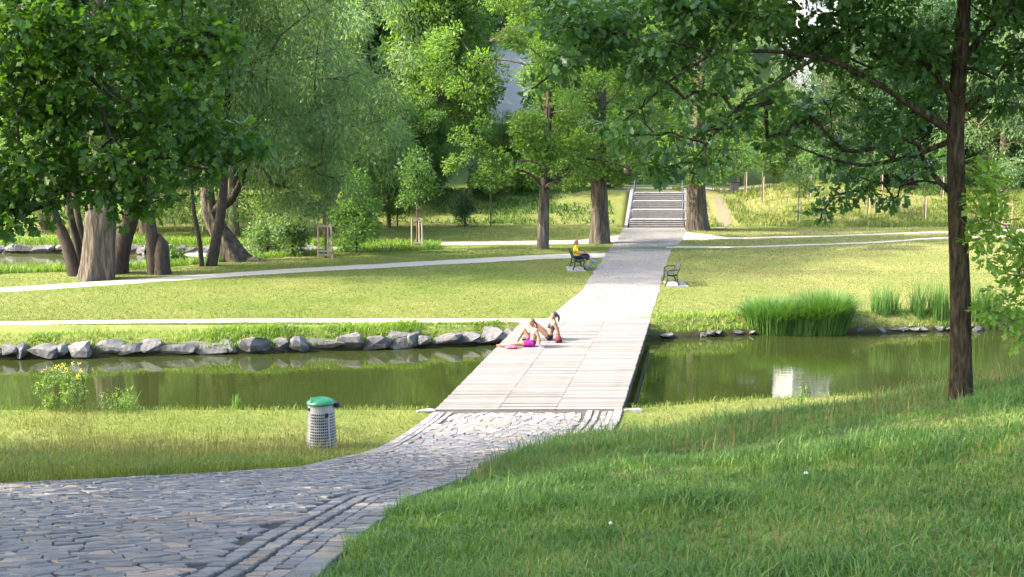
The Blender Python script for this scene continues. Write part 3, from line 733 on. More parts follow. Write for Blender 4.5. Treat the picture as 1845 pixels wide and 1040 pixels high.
def limb(root, base, pts, r0, r1, bark, seed=1, sides=8):
    q = [tuple(dp(u, v, y) - base) for (u, v, y) in pts]; n_ = len(q)
    trunk_obj([(*p, r0 + (r1 - r0) * i / (n_ - 1)) for i, p in enumerate(q)], bark, root, 'branch', sides, 0, seed, knob=.06)
y0 = ob.y
for i, (pts, r0, r1) in enumerate([([(1722, 245, 0), (1690, 222, -.1), (1640, 190, -.2), (1590, 155, -.3), (1500, 108, -.4), (1400, 92, -.5), (1290, 92, -.7), (1200, 75, -.8)], .052, .012),
    ([(1722, 250, .05), (1680, 268, .15), (1640, 282, .2), (1560, 300, .3), (1490, 285, .4), (1430, 262, .3)], .042, .010), ([(1660, 265, .15), (1640, 300, .2), (1625, 320, .3)], .022, .010),
    ([(1728, 205, 0), (1760, 178, .1), (1800, 160, .2), (1860, 148, .3)], .05, .025), ([(1735, 110, 0), (1765, 70, .1), (1800, 35, .1), (1850, -5, .2)], .05, .02),
    ([(1725, 200, 0), (1700, 150, -.1), (1670, 110, -.1), (1600, 118, -.2), (1530, 60, -.3)], .045, .012), ([(1470, 103, -.4), (1400, 150, -.7), (1330, 190, -1.), (1285, 245, -1.3), (1250, 290, -1.5)], .024, .007), ([(1290, 92, -.7), (1200, 150, -1.), (1150, 200, -1.2), (1110, 225, -1.3)], .018, .006)]):
    limb(oak, ob, [(u, v, y0 + d) for (u, v, d) in pts], r0, r1, M['bark_oak'], 30 + i)

# --- tree whose branches reach in over the cobbled path
lb = Vector((-9.6, 14.6, 0)); lb.z = h1(lb.x, lb.y) - .1
spec = []
for (u, v, y, r) in [(40, 40, 14.5, .8), (120, 60, 13.5, .75), (200, 40, 14.5, .7), (280, 60, 14, .6), (350, 45, 14.5, .5), (400, 60, 14.2, .34), (60, 130, 14, .7), (150, 140, 13.6, .65), (240, 140, 14, .6), (320, 150, 14.3, .5), (390, 130, 14.2, .4), (430, 75, 14.5, .24), (60, 220, 13.6, .65), (150, 220, 14, .6), (235, 215, 14.4, .55), (310, 230, 14, .5), (385, 225, 14.2, .42), (440, 265, 14.0, .34), (480, 255, 14.0, .2), (370, 290, 14.0, .34), (300, 290, 13.8, .4), (220, 285, 13.6, .45), (130, 300, 13.8, .5), (50, 300, 13.5, .55), (20, 370, 13.4, .33), (10, 400, 13.4, .24), (110, 345, 13.8, .3), (190, 345, 13.8, .3), (260, 340, 13.6, .3), (320, 345, 13.6, .22), (400, 285, 14, .25), (215, 385, 13.8, .13), (330, 190, 13.8, .45), (110, 180, 15, .6), (20, 170, 15, .6),
    (-60, 100, 14.5, .9), (-120, 250, 15, .9), (-80, 350, 14, .6), (-200, 120, 15, 1.1), (-250, 300, 15.5, .9), (-330, 50, 14.5, 1.2), (60, -60, 14.5, .95), (200, -60, 15, .9), (320, -50, 14.5, .7), (-80, -120, 15, 1.1), (80, -200, 15.5, 1.1), (230, -180, 14.5, .9), (-240, -150, 15, 1.2), (-100, -300, 15, 1.2), (60, -340, 15, 1.1), (-300, -350, 15, 1.2), (-200, -480, 15.5, 1.2), (-20, -500, 15, 1.1), (-420, -150, 15.5, 1.2), (-480, 100, 15, 1.1), (-550, -50, 15, 1.2), (-520, -300, 15, 1.2), (-380, -520, 15, 1.1), (-250, -650, 15, 1.1), (-400, -650, 15, 1.0), (-650, -150, 15, 1.1)]:
    spec.append((u, v, y, r))
cl = px_clumps([(a, b, c, d * (1.1 if 280 < b < 420 else .86)) for (a, b, c, d) in spec], lb, rg, 3, .7)
shade_top = ellip_clumps(rg, 110, (.3, -.3, 13.2), (5.0, 5.0, 5.6), 1.2, .5)  # unseen upper crown, enlarged so that it shades the slope
shade_low = ellip_clumps(rg, 75, (-1.2, -2.2, 6.3), (2.9, 6.8, 2.3), 1.15, .6)  # unseen low foliage added to keep sun off the cobbles
cl = np.concatenate([cl, shade_top, shade_low])
trunk = [(0, 0, 0, .38), (.1, .05, 1.6, .31), (.05, .1, 3.4, .27), (-.1, 0, 6, .23), (-.2, .1, 9, .17), (-.3, 0, 12, .11), (-.4, 0, 15, .05)]
cu, cv = offs(cl, lb)
mpl = tree('maple_tree', lb, trunk, cl, 13500, .115, M['lf_left'], M['bark_dark'], 'leafy tree overhanging the cobbled path with low dark branches', seed=6, seg=.4, tip=.0085, expo=.40, rmax=.07, lobed=True, ratio=.75, bunch=12, shell=.5, droop=.45, up=.7, sides=14, far_mask=(cv < -90) | (cu < -130))

for i, pts in enumerate([[(-150, -60, 15), (20, 0, 14.4), (60, 28, 14.2), (120, 90, 14), (170, 150, 13.9), (215, 190, 13.9), (290, 215, 14)], [(150, 0, 14.6), (215, 30, 14.4), (250, 45, 14.3), (310, 90, 14.3), (370, 120, 14.3)], [(170, 120, 13.9), (200, 165, 13.8), (240, 190, 13.8), (290, 240, 13.8)], [(185, 195, 13.9), (195, 235, 13.8), (230, 290, 13.7), (245, 310, 13.7)]]):
    limb(mpl, lb, pts, .05 if i == 0 else .028, .009, M['bark_dark'], 50 + i)

# --- young oak sapling beside the mound, its sunshine put into the leaf colour
sb = Vector((7.9, 15.6, 0)); sb.z = h1(sb.x, sb.y) - .05
spec = [(1782, 285, 15.4, .10), (1776, 320, 15.4, .13), (1765, 355, 15.4, .14), (1790, 350, 15.4, .1), (1757, 395, 15.4, .14), (1785, 400, 15.4, .13), (1770, 435, 15.4, .14), (1810, 425, 15.5, .12), (1790, 465, 15.4, .13), (1835, 445, 15.5, .13), (1815, 490, 15.5, .14), (1845, 500, 15.6, .15), (1800, 525, 15.4, .12), (1830, 545, 15.5, .14), (1785, 560, 15.4, .1), (1815, 580, 15.4, .11), (1845, 590, 15.5, .13), (1840, 612, 15.5, .07), (1880, 540, 15.6, .2), (1900, 450, 15.6, .25), (1930, 380, 15.8, .3), (1890, 330, 15.6, .2), (1960, 300, 15.7, .3)]
cl = px_clumps(spec, sb, rg, 3, .7)
trunk = [(0, 0, 0, .05), (.05, 0, .6, .042), (.0, 0, 1.2, .036), (.05, .05, 2.0, .028), (.1, 0, 2.9, .015)]
tree('oak_sapling', sb, trunk, cl, 2400, .115, M['lf_sap'], M['bark'], 'low oak sapling with leaves tinted bright as if sunlit beside the mound', cat='sapling', seed=9, seg=.25, tip=.005, rmax=.02, lobed=True, ratio=.6, bunch=6, shell=.5, droop=.1, up=.9, flare=.2, sides=8)

# --- trees off to the sunny side that shade the slope
for k, (x, y, s, lab) in enumerate([(-17.5, 3.5, 1.15, 'tall full maple on the slope beside the cobbled path'), (-18.5, 18.2, .95, 'broad maple shading the bank near the litter bin'), (-12, 1.0, 1.2, 'tall maple shading the lower end of the cobbled path')]):
    b = Vector((x, y, h1(x, y) - .1)); r2 = np.random.default_rng(40 + k)
    if k == 0:
        cl = ellip_clumps(r2, 130, (0, 0, 10.5), (5.2, 5.2, 7.2), 1.35, .45)
        first = tree('maple_tree', b, [(0, 0, 0, .45), (.1, 0, 3, .36), (0, .1, 7, .28), (.1, 0, 12, .16), (0, 0, 16.5, .05)], cl, 26000, .26, M['lf_left'], M['bark_dark'], lab, group='maples on the slope', seed=50, seg=1.0, tip=.02, limbs='far', rmax=.2); first.scale = (s, s, s)
    else:
        o = copy_tree(first); o.location = b; o.rotation_euler = (0, 0, 1.9 * k); o.scale = (s, s, s); o['label'] = lab

# --- old trees on the far side of the lawn
def lean(base_px, tops, y, r0, r1, zoff=-.15):
    """trunk from the ground pixel through sight points at its own distance"""
    b = gp(*base_px); b.z = 0
    pts = [(0, 0, -.35, r0)]
    for i, (u, v) in enumerate(tops):
        q = dp(u, v, b.y) - b; f = (i + 1) / len(tops); pts.append((q.x, q.y, q.z, r0 + (r1 - r0) * f))
    return b, pts
def up_to(pts, dx, dy, h, r, steps=3):
    x, y, z, r0 = pts[-1]; out = list(pts)
    for k in range(1, steps + 1): f = k / steps; out.append((x + dx * f, y + dy * f, z + (h - z) * f, r0 + (r - r0) * f))
    return out
# A: the stout poplar
b, t = lean((172, 503), [(176, 470), (181, 400), (186, 360)], 0, .72, .60); t = up_to(t, .6, 0, 25, .12, 5)
cl = ellip_clumps(rg, 150, (.5, 0, 16.5), (5.8, 5.0, 11), 1.3, .5)
tree('poplar_tree', b, t, cl, 42000, .20, M['lf_mid'], M['bark_old'], 'stout old tree with furrowed pale trunk on the lawn edge', seed=60, seg=1.1, tip=.03, limbs='far', rmax=.28, flare=.35, sides=22)
# B: three dark leaning stems
for (bp, tops, r0, r1, lab) in (((138, 497), [(122, 440), (100, 395), (84, 350)], .30, .19, 'dark stem leaning away beside the stout furrowed trunk, thickest of three'),
                                ((146, 492), [(140, 440), (128, 400), (122, 350)], .21, .15, 'dark upright stem between the leaning stem and the stout furrowed trunk'),
                                ((152, 488), [(150, 440), (142, 400), (135, 350)], .19, .14, 'thin dark stem close against the stout furrowed trunk')):
    b, t = lean(bp, tops, 0, r0, r1); t = up_to(t, -.8, .5, 13, .05, 4)
    cl = ellip_clumps(rg, 36, (t[-2][0], .5, 9.5), (3.0, 2.6, 4.2), .95, .5)
    tree('alder_tree', b, t, cl, 7500, .20, M['lf_mid'], M['bark_dark'], lab, group='dark stems by the side pond', seed=61 + len(lab), seg=1.0, tip=.02, limbs='far', rmax=.12, flare=.3, sides=12)
# C: dark trunk behind the poplar
b, t = lean((210, 492), [(216, 450), (226, 420), (238, 390)], 0, .50, .36); t = up_to(t, 1.4, 0, 15, .08, 4)
cl = ellip_clumps(rg, 60, (t[-2][0], .5, 12), (3.8, 3.4, 5.0), 1.1, .5)
tree('alder_tree', b, t, cl, 14000, .2, M['lf_mid'], M['bark_dark'], 'thick dark trunk leaning out from behind the stout furrowed trunk', seed=71, seg=1.0, tip=.025, limbs='far', rmax=.2, flare=.3, sides=14)
# D: dark broken trunk with a standing stem
b, t = lean((280, 494), [(276, 450), (272, 410), (266, 365)], 0, .33, .22); t = up_to(t, -.4, 0, 13, .06, 4)
cl = ellip_clumps(rg, 60, (t[-2][0], .3, 10.5), (3.4, 3.2, 4.8), 1.0, .5)
dt = tree('willow_tree', b, t, cl, 15000, .22, M['lf_willow'], M['bark_dark'], 'dark trunk with a broken stub at its side between the old trees', seed=73, seg=1.0, tip=.022, limbs='far', rmax=.16, flare=.4, sides=14, ratio=.28, hang=1.2)
trunk_obj([(.30, -.05, -.3, .40), (.32, -.05, .9, .34), (.34, -.05, 1.35, .30), (.30, -.05, 1.55, .19), (.22, -.04, 1.85, .05)], M['bark_dark'], dt, 'broken_stub', 12, .25, 5, knob=.09)
# E, F thin stems; G the leaning willow
b, t = lean((364, 480), [(360, 440), (355, 410), (349, 380)], 0, .13, .09); t = up_to(t, -.3, 0, 9, .03, 4)
cl = ellip_clumps(rg, 30, (t[-2][0], .3, 7), (2.0, 2.0, 3.2), .8, .5)
tree('alder_tree', b, t, cl, 6000, .18, M['lf_willow'], M['bark_dark'], 'thin bowed stem standing between broken trunk and leaning willow', seed=75, seg=1.0, tip=.02, limbs='far', rmax=.06, sides=10, ratio=.35)
b, t = lean((379, 479), [(388, 440), (396, 400), (402, 355)], 0, .27, .2); t = up_to(t, .8, 0, 14, .05, 4)
cl = ellip_clumps(rg, 60, (t[-2][0], .3, 10.5), (3.6, 3.4, 4.6), 1.0, .5)
tree('willow_tree', b, t, cl, 17000, .22, M['lf_willow'], M['bark_dark'], 'dark trunk leaning across in front of the spreading willow roots', seed=77, seg=1.0, tip=.02, limbs='far', rmax=.14, sides=12, ratio=.26, hang=1.4)
b, t = lean((424, 470), [(408, 440), (392, 412), (378, 390)], 0, .62, .36); t = up_to(t, -.3, .5, 4.6, .30, 1); t = up_to(t, 2.2, .6, 17, .08, 4)
cl = np.concatenate([ellip_clumps(rg, 125, (2.6, -.6, 13.5), (7.4, 5.6, 10.5), 1.2, .45), ellip_clumps(rg, 16, (3.4, -.8, 3.9), (2.4, 1.2, 1.5), .75, .6)])
gw = tree('willow_tree', b, t, cl, 52000, .25, M['lf_willow'], M['bark_old'], 'old leaning willow with spreading roots and grey green hanging foliage', seed=79, seg=1.1, tip=.03, limbs='far', rmax=.25, flare=.9, sides=20, ratio=.27, hang=.9)
q0 = Vector(t[3][:3])
trunk_obj([(*q0, .3), (q0.x + .5, q0.y, q0.z + .5, .26), (q0.x + 1.1, q0.y - .1, q0.z + .75, .2), (q0.x + 1.5, q0.y - .1, q0.z + 1.5, .15), (q0.x + 2.2, q0.y, q0.z + 3.2, .08)], M['bark_dark'], gw, 'fork', 12, 0, 8)
trunk_obj([(.3, -.1, -.15, .40), (1.0, -.25, .0, .26), (1.9, -.4, -.1, .10)], M['bark_old'], gw, 'root', 10, 0, 9)

# --- trees along the main path
for (bp, tops, r0, r1, h, lab, n, cc, rad, sd_) in (
    ((978, 448), [(979, 400), (981, 340), (985, 300)], .33, .24, 16, 'slim forked lime tree behind the bench with the reader', 31000, (.4, 0, 10.5), (6.6, 5.0, 6.6), 81),
    ((1081, 438), [(1080, 390), (1079, 340), (1078, 290)], .56, .42, 17, 'stout lime tree with mossy flared trunk beside the stairs path', 31000, (.3, .5, 11), (5.8, 5.0, 6.4), 83),
    ((1256, 414), [(1255, 375), (1254, 335), (1254, 300)], .70, .55, 19, 'massive grey lime trunk beside the trodden earth path by the stairs', 31000, (-.2, .5, 12.5), (6.2, 5.4, 7.0), 85)):
    b, t = lean(bp, tops, 0, r0, r1); t = up_to(t, .3, 0, h, .08, 4)
    cl = ellip_clumps(np.random.default_rng(sd_), 105, cc, rad, .80, .6)
    low = ellip_clumps(np.random.default_rng(sd_ + 1), 14, (cc[0], cc[1] - .6, 4.6), (rad[0] * .8, rad[1] * .6, .8), .55, .8)
    lows = {81: [(895, 292, .8), (865, 315, .6), (930, 262, .8), (1000, 262, .8), (1050, 250, .8), (1110, 280, .7), (905, 330, .5), (860, 265, .8), (820, 290, .7), (1010, 330, .45), (940, 225, .8), (1100, 235, .9)], 83: [(1125, 315, .7), (1165, 305, .7), (1050, 318, .6), (1090, 300, .8), (1060, 270, .9), (1140, 260, .9), (1185, 320, .5), (1030, 335, .45)], 85: [(1245, 322, .7), (1290, 300, .9), (1205, 310, .8), (1255, 275, 1.), (1310, 260, 1.), (1200, 260, 1.), (1330, 310, .7), (1170, 300, .8)]}[sd_]
    low = np.concatenate([low, px_clumps([(u_, v_, b.y - 1.6, r_ * 1.15) for (u_, v_, r_) in lows], b, np.random.default_rng(sd_ + 5), 3, .7)])
    cu, cv = offs(cl, b); cl = cl[~((cu > 872) & (cu < 950) & (cv > 85) & (cv < 185) & (np.arange(len(cl)) % 3 > 0))]
    lt = tree('lime_tree', b, t, np.concatenate([cl, low]), n, .19, M['lf_airy'], M['bark_old'], lab, group='lime trees along the main path', seed=sd_, seg=1.0, tip=.026, rmax=.24, limbs='branch', flare=.42, sides=20, shell=.5, ratio=.7)

    if sd_ == 81:
        for i, pts in enumerate([[(980, 345), (996, 325), (1018, 305), (1042, 284), (1080, 287), (1120, 298), (1150, 312)], [(982, 340), (955, 312), (925, 303), (888, 288)], [(1030, 294), (1042, 268), (1050, 240)], [(984, 300), (987, 270), (990, 230), (1000, 180)]]):
            limb(lt, b, [(u, v, b.y - .1) for (u, v) in pts], .17 if i in (0, 3) else .09, .04, M['bark_dark'], 70 + i)
    if sd_ == 83: limb(lt, b, [(1079, 320, b.y), (1060, 300, b.y), (1030, 285, b.y), (1000, 270, b.y)], .12, .04, M['bark_dark'], 77); limb(lt, b, [(1079, 325, b.y), (1100, 300, b.y), (1130, 280, b.y), (1160, 265, b.y)], .14, .05, M['bark_dark'], 78)

# --- prototypes for the wood behind
def proto(name, bark, leaf, seed, h, cw, k, n, size, cr, label, ratio=.6, hang=0, low=.22, prof=None, flat=.75):
    r2 = np.random.default_rng(seed); tr = [(0, 0, -.5, h * .022), (.1, 0, h * .15, h * .018), (0, .1, h * .45, h * .013), (.1, 0, h * .97, h * .002)]
    cl = ellip_clumps(r2, k, (0, 0, h * (.5 + low / 2)), (cw, cw, h * (.5 - low / 2)), cr, .45, prof)
    return tree(name, (0, 0, 0), tr, cl, n, size, leaf, bark, label, group=None, seed=seed, seg=1.3, tip=.03, limbs='far', rmax=.2, sides=10, ratio=ratio, hang=hang, flat=flat)
cone = lambda z: 1.15 - .55 * (z + 1) / 2
PR = {
 'bright': proto('chestnut_tree', M['bark'], M['lf_bright'], 101, 20, 4.6, 150, 38000, .30, 1.15, 'x', low=.05, prof=cone),
 'mid': proto('ash_tree', M['bark'], M['lf_mid'], 103, 18, 5.4, 130, 34000, .28, 1.3, 'x', low=.08),
 'dark': proto('wood_tree', M['bark_dark'], M['lf_dark'], 105, 19, 5.6, 130, 32000, .30, 1.4, 'x', low=.05),
 'willow': proto('willow_tree', M['bark'], M['lf_willow'], 107, 17, 6.0, 95, 34000, .30, 1.25, 'x', ratio=.30, hang=.9, low=.06),
 'airy': proto('lime_tree', M['bark'], M['lf_airy'], 109, 17, 5.6, 120, 30000, .22, 1.1, 'x', low=.15),
}
used = set()
def plant(kind, x, y, s, label, group, sz=1.0, name=None, rz=None):
    o = PR[kind] if kind not in used else copy_tree(PR[kind])
    used.add(kind)
    o.location = (x, y, h1(x, y) - .2); o.rotation_euler = (0, 0, random.uniform(0, 6.28) if rz is None else rz); o.scale = (s, s, s * sz)
    o['label'] = label; o['group'] = group
    if name: o.name = name
    return o
def at(u, y): return (u - CU) / F * y
plant('bright', at(792, 93), 93, 1.0, 'tall bright green chestnut with dense foliage down to the ground behind the lime trees', 'chestnuts behind the lime trees', 1.15)
plant('bright', at(690, 88), 88, .48, 'small bright rounded tree between the willows and the tall chestnut', 'chestnuts behind the lime trees')
plant('bright', at(1395, 98), 98, .42, 'small bright green tree on the grassy bank beside the litter box', 'chestnuts behind the lime trees')
plant('willow', at(590, 76), 76, 1.05, 'tall grey green willow beyond the side pond behind the two staked saplings', 'willows by the side pond')
plant('willow', at(420, 74), 74, 1.05, 'grey green willow across the side pond behind the leaning willow', 'willows by the side pond')
plant('willow', at(260, 78), 78, 1.0, 'grey green willow across the side pond behind the broken trunk', 'willows by the side pond')
plant('willow', at(80, 80), 80, 1.0, 'grey green willow across the side pond behind the three dark stems', 'willows by the side pond')
plant('willow', at(1800, 96), 96, .9, 'grey green weeping tree beyond the reddish tree guard', 'willows by the side pond')
plant('mid', at(700, 82), 82, .42, 'low leafy tree on the dark bank behind the slatted tree guard', 'leafy trees on the bank')
plant('mid', at(560, 112), 112, 1.0, 'tall leafy tree behind the willows above the bank path', 'leafy trees on the bank')
plant('mid', at(760, 90), 90, .45, 'round leafy tree on the bank behind the dark yew', 'leafy trees on the bank')
plant('mid', at(905, 97), 97, .36, 'low leafy tree on the shady bank beside the slim lime', 'leafy trees on the bank')
plant('airy', at(960, 95), 95, .42, 'low light green tree on the bank behind the slim lime', 'light trees on the terrace')
plant('airy', at(1052, 99), 99, .42, 'low light green tree on the terrace behind the mossy lime trunk', 'light trees on the terrace')
plant('mid', at(640, 92), 92, .5, 'leafy tree on the bank behind the dense dark bush', 'leafy trees on the bank')
plant('airy', at(1010, 106), 106, .52, 'light green tree on the terrace in front of the pale house wall', 'light trees on the terrace')
plant('airy', at(1130, 104), 104, .85, 'light green tree standing above the head of the stairs', 'light trees on the terrace')
plant('airy', at(1330, 102), 102, .55, 'light green tree on the terrace beyond the massive lime trunk', 'light trees on the terrace')
for k, (u, y, s) in enumerate([(-40, 98, 1.0), (60, 104, 1.0), (150, 96, .95), (240, 108, 1.1), (330, 100, 1.0), (430, 106, 1.1), (510, 112, 1.15), (600, 106, 1.1), (660, 118, 1.2), (735, 112, 1.35), (770, 128, 1.4), (-150, 110, 1.1), (-260, 100, 1.0), (380, 125, 1.3), (160, 130, 1.3), (-60, 135, 1.3)]):
    plant('dark' if k % 3 else 'mid', at(u, y), y, s, 'dark tree in the dense wood behind the willows' if k % 3 else 'mid green tree in the dense wood behind the willows', 'wood behind the willows' if k % 3 else 'green trees in the wood behind the willows', rz=k)
for k, (u, y, s) in enumerate([(1480, 101, .75), (1560, 104, .8), (1640, 100, .85), (1720, 103, .9), (1790, 108, 1.0), (1880, 102, 1.0), (1690, 115, 1.1), (1780, 125, 1.3), (1870, 120, 1.2), (1980, 112, 1.2), (2100, 120, 1.2), (1620, 128, 1.0), (1960, 98, .9)]):
    plant('dark' if k % 4 else 'willow', at(u, y), y, s, 'dark tree in the wood behind the grassy bank with saplings' if k % 4 else 'grey green tree in the wood behind the grassy bank with saplings', 'wood behind the bank' if k % 4 else 'grey green trees behind the bank', rz=k * 1.7)
for k, (u, y, s) in enumerate([(960, 150, 1.3), (1060, 140, 1.2), (1150, 134, 1.0), (1240, 145, 1.15), (1330, 150, 1.1), (860, 140, 1.3), (1420, 165, 1.0), (1600, 160, 1.1), (1700, 150, 1.3), (480, 150, 1.4), (300, 150, 1.4), (100, 155, 1.4), (620, 150, 1.4), (1100, 170, 1.3), (900, 175, 1.4), (1900, 150, 1.3)]):
    plant(('airy', 'mid', 'dark')[k % 3], at(u, y), y, s, ('pale green', 'mid green', 'dark green')[k % 3] + ' tree on the hill beyond the houses', ('pale', 'mid green', 'dark')[k % 3] + ' trees on the hill', rz=k * 2.3)
def bush(name, x, y, h, w, n, leaf, label, seed, cat='bush', group=None, size=.17):
    r2 = np.random.default_rng(seed); cl = ellip_clumps(r2, 26, (0, 0, h * .52), (w / 2, w / 2, h * .48), h * .13 + .1, .5, cone)
    return tree(name, (x, y, h1(x, y) - .05), [(0, 0, 0, .07), (.02, 0, h * .4, .05), (0, 0, h * .9, .01)], cl, n, size, leaf, M['bark_dark'], label, cat, group, seed, .6, .012, limbs='far', sides=8, flare=.2)
bush('yew', at(838, 83), 83, 2.9, 1.5, 3500, M['lf_dark'], 'small dark yew on the shady bank beside the stairs', 501, size=.12)
g_ = gp(642, 456); bush('bush', g_.x, g_.y, 4.2, 2.7, 7000, M['lf_mid'], 'dense green bush beside the staked sapling', 503)
for k, (u, y, h, w, lab) in enumerate(((1610, 97, 3.0, 5, 'dark bush at the foot of the wood above the dry grass'), (1545, 98, 2.6, 4, 'low dark bush beside the staked sapling on the dry bank'), (1680, 95, 3.0, 5, 'dark bush above the rough grass behind the oak trunk'))):
    bush('bush', at(u, y), y, h, w, 6000, M['lf_dark'], lab, 505 + k, group='bushes below the wood')
for k, (u, y, h, w, lab) in enumerate(((525, 63, 2.6, 1.6, 'light leafy shrub between the leaning willow and the staked sapling'), (305, 60, 2.4, 2.4, 'leafy shrub by the side pond behind the broken trunk'), (480, 64, 3.6, 2.6, 'tall leafy shrub behind the spreading willow roots'))):
    bush('shrub', at(u, y), y, h, w, 3600, M['lf_willow'] if k != 1 else M['lf_mid'], lab, 511 + k, 'shrub', 'shrubs by the side pond', .16)
for k, (u, y, h, w, lab) in enumerate(((700, 90, 4, 5, 'broad leafy bush on the shady bank beyond the upper path'), (940, 94, 3.5, 5, 'broad bush on the terrace edge between the limes'), (880, 91, 3, 4, 'leafy bush on the shady bank behind the thin sapling'), (1090, 96, 3, 4, 'bush on the terrace edge next to the head of the stairs'))):
    bush('bush', at(u, y), y, h, w, 5500, M['lf_mid'] if k % 2 == 0 else M['lf_bright'], lab, 521 + k, 'bush', 'bushes on the shady bank', .2)

# ------------------------------------------------------------------ grass, reeds, weeds
def blades(P, h, w, bend, rng, az=None):
    """each blade: two-step bent strip; P (n,3), h, w (n,), bend (n,) sideways reach as a share of height"""
    n = len(P); a = rng.uniform(0, 2 * np.pi, n) if az is None else az
    d = np.stack([np.cos(a), np.sin(a), np.zeros(n)], -1); sa = a + np.pi / 2 + rng.normal(0, .6, n); s = np.stack([np.cos(sa), np.sin(sa), np.zeros(n)], -1)
    up = np.array([0, 0, 1.]); h_ = h[:, None]; w_ = w[:, None]; b_ = bend[:, None]
    m = P + up * h_ * .55 + d * h_ * b_ * .25; t = P + up * h_ * (1 - .35 * np.minimum(b_, 1.5)) + d * h_ * b_
    V = np.stack([P - s * w_ * .5, P + s * w_ * .5, m + s * w_ * .42, m - s * w_ * .42, t], 1).reshape(-1, 3)
    i = np.arange(n)[:, None] * 5
    return V, [i + np.array([[0, 1, 2, 3]]), i + np.array([[3, 2, 4]])]
def scatter(n, x0, x1, y0, y1, keep, rng, power=1.0):
    x = rng.uniform(x0, x1, n); y = y0 + (y1 - y0) * rng.random(n) ** power
    k = keep(x, y); x, y = x[k], y[k]; return np.stack([x, y, H(x, y) - .01], -1)
g1 = np.random.default_rng(301)
inview = lambda x, y: (np.abs(x) < .43 * y + 2.8)
tuft = lambda x, y: vnoise(x * 1.7 + 20, y * 1.7)
# shaded slope with the mound
P = scatter(440000, -1.3, 12.5, 4.6, 21.5, lambda x, y: inview(x, y) & (x > xr(y) + g1.normal(.02, .05, len(x))), g1, 1.25)
dens = (.35 + .9 * tuft(P[:, 0], P[:, 1])) * np.interp(P[:, 1], [4, 8, 14, 22], [1, .95, .75, .6]); P = P[g1.random(len(P)) < dens]
long_ = sstep(.48, .75, vnoise(P[:, 0] * .8 + 3, P[:, 1] * .8 + 9)); crest = sstep(15.5, 17.5, P[:, 1]) * (1 - sstep(2.5, 6, P[:, 0]))
bare = np.exp(-(((P[:, 0] - 4.0) / 1.6) ** 2 + ((P[:, 1] - 13.2) / 1.1) ** 2))
h = g1.uniform(.035, .095, len(P)) * (1 + 1.0 * long_ + 1.6 * crest) * (1 - .55 * bare); h *= np.where(g1.random(len(P)) < .05, 1.9, 1)
V, Fs = blades(P, h, g1.uniform(.0055, .010, len(P)) * (1 + P[:, 1] * .035), g1.uniform(.15, .9, len(P)), g1)
tag(obj('grass', mesh_np('grass', V, Fs), M['gr_shade']), 'uneven green grass covering the shaded slope and mound', 'grass', kind='stuff')
P = scatter(60000, -.5, 9.5, 6.5, 19, lambda x, y: inview(x, y) & (x > xr(y) + .2), g1)
dry = np.maximum(np.exp(-(((P[:, 0] - 4.0) / 1.5) ** 2 + ((P[:, 1] - 13.4) / 1.0) ** 2)), .9 * sstep(.70, .86, vnoise(P[:, 0] * .75 + 11, P[:, 1] * .75 + 4))); P = P[g1.random(len(P)) < dry * .85]
V, Fs = blades(P, g1.uniform(.03, .10, len(P)), g1.uniform(.006, .012, len(P)), g1.uniform(.5, 1.6, len(P)), g1)
tag(obj('dry_grass', mesh_np('dry_grass', V, Fs), M['gr_dry']), 'tan dry grass patches on the mound', 'grass', kind='stuff')
# pale seed heads along the crest and at the slope edge
P = scatter(4500, -1.0, 10, 14.0, 21.5, lambda x, y: inview(x, y) & (x > xr(y) + .12) & (vnoise(x * 1.2, y * 1.2) > .45), g1)
P2 = scatter(9000, -13, -3, 14.0, 27, lambda x, y: (x < xl(y) - .15) & (vnoise(x * .5 + 4, y * .5) > .50), g1)
P = np.concatenate([P, P2])
V, Fs = blades(P, g1.uniform(.18, .42, len(P)), g1.uniform(.006, .011, len(P)), g1.uniform(.1, .5, len(P)), g1)
tag(obj('seed_grass', mesh_np('seed_grass', V, Fs), M['gr_dry']), 'thin straw coloured seed grass among the green', 'grass', kind='stuff')
# near bank beyond the path
P = scatter(230000, -15, 16, 12.5, 30.6, lambda x, y: (np.abs(x) < .43 * y + 1.2) & ((x < xl(y) - g1.uniform(0, .08, len(x))) | ((x > xr(y) + .04) & (y > 20.5))) & (y < near_edge(x) + .55) & ~((x > -1.95) & (x < 2.75) & (y > 27.1)), g1)
sl = 1 - sstep(19, 24, P[:, 1] + (P[:, 0] + 8) * .35); edge = sstep(-.9, .1, P[:, 1] - near_edge(P[:, 0]))
dens = .45 + .6 * tuft(P[:, 0], P[:, 1]); P_ok = g1.random(len(P)) < dens; P, sl, edge = P[P_ok], sl[P_ok], edge[P_ok]
h = g1.uniform(.045, .11, len(P)) * (1 + 1.7 * sl + 1.4 * edge * g1.random(len(P)))
V, Fs = blades(P, h, g1.uniform(.008, .015, len(P)), g1.uniform(.15, .8, len(P)), g1)
tag(obj('bank_grass', mesh_np('bank_grass', V, Fs), M['gr_lit']), 'yellow green mown grass on the pond bank round the litter bin', 'grass', kind='stuff')
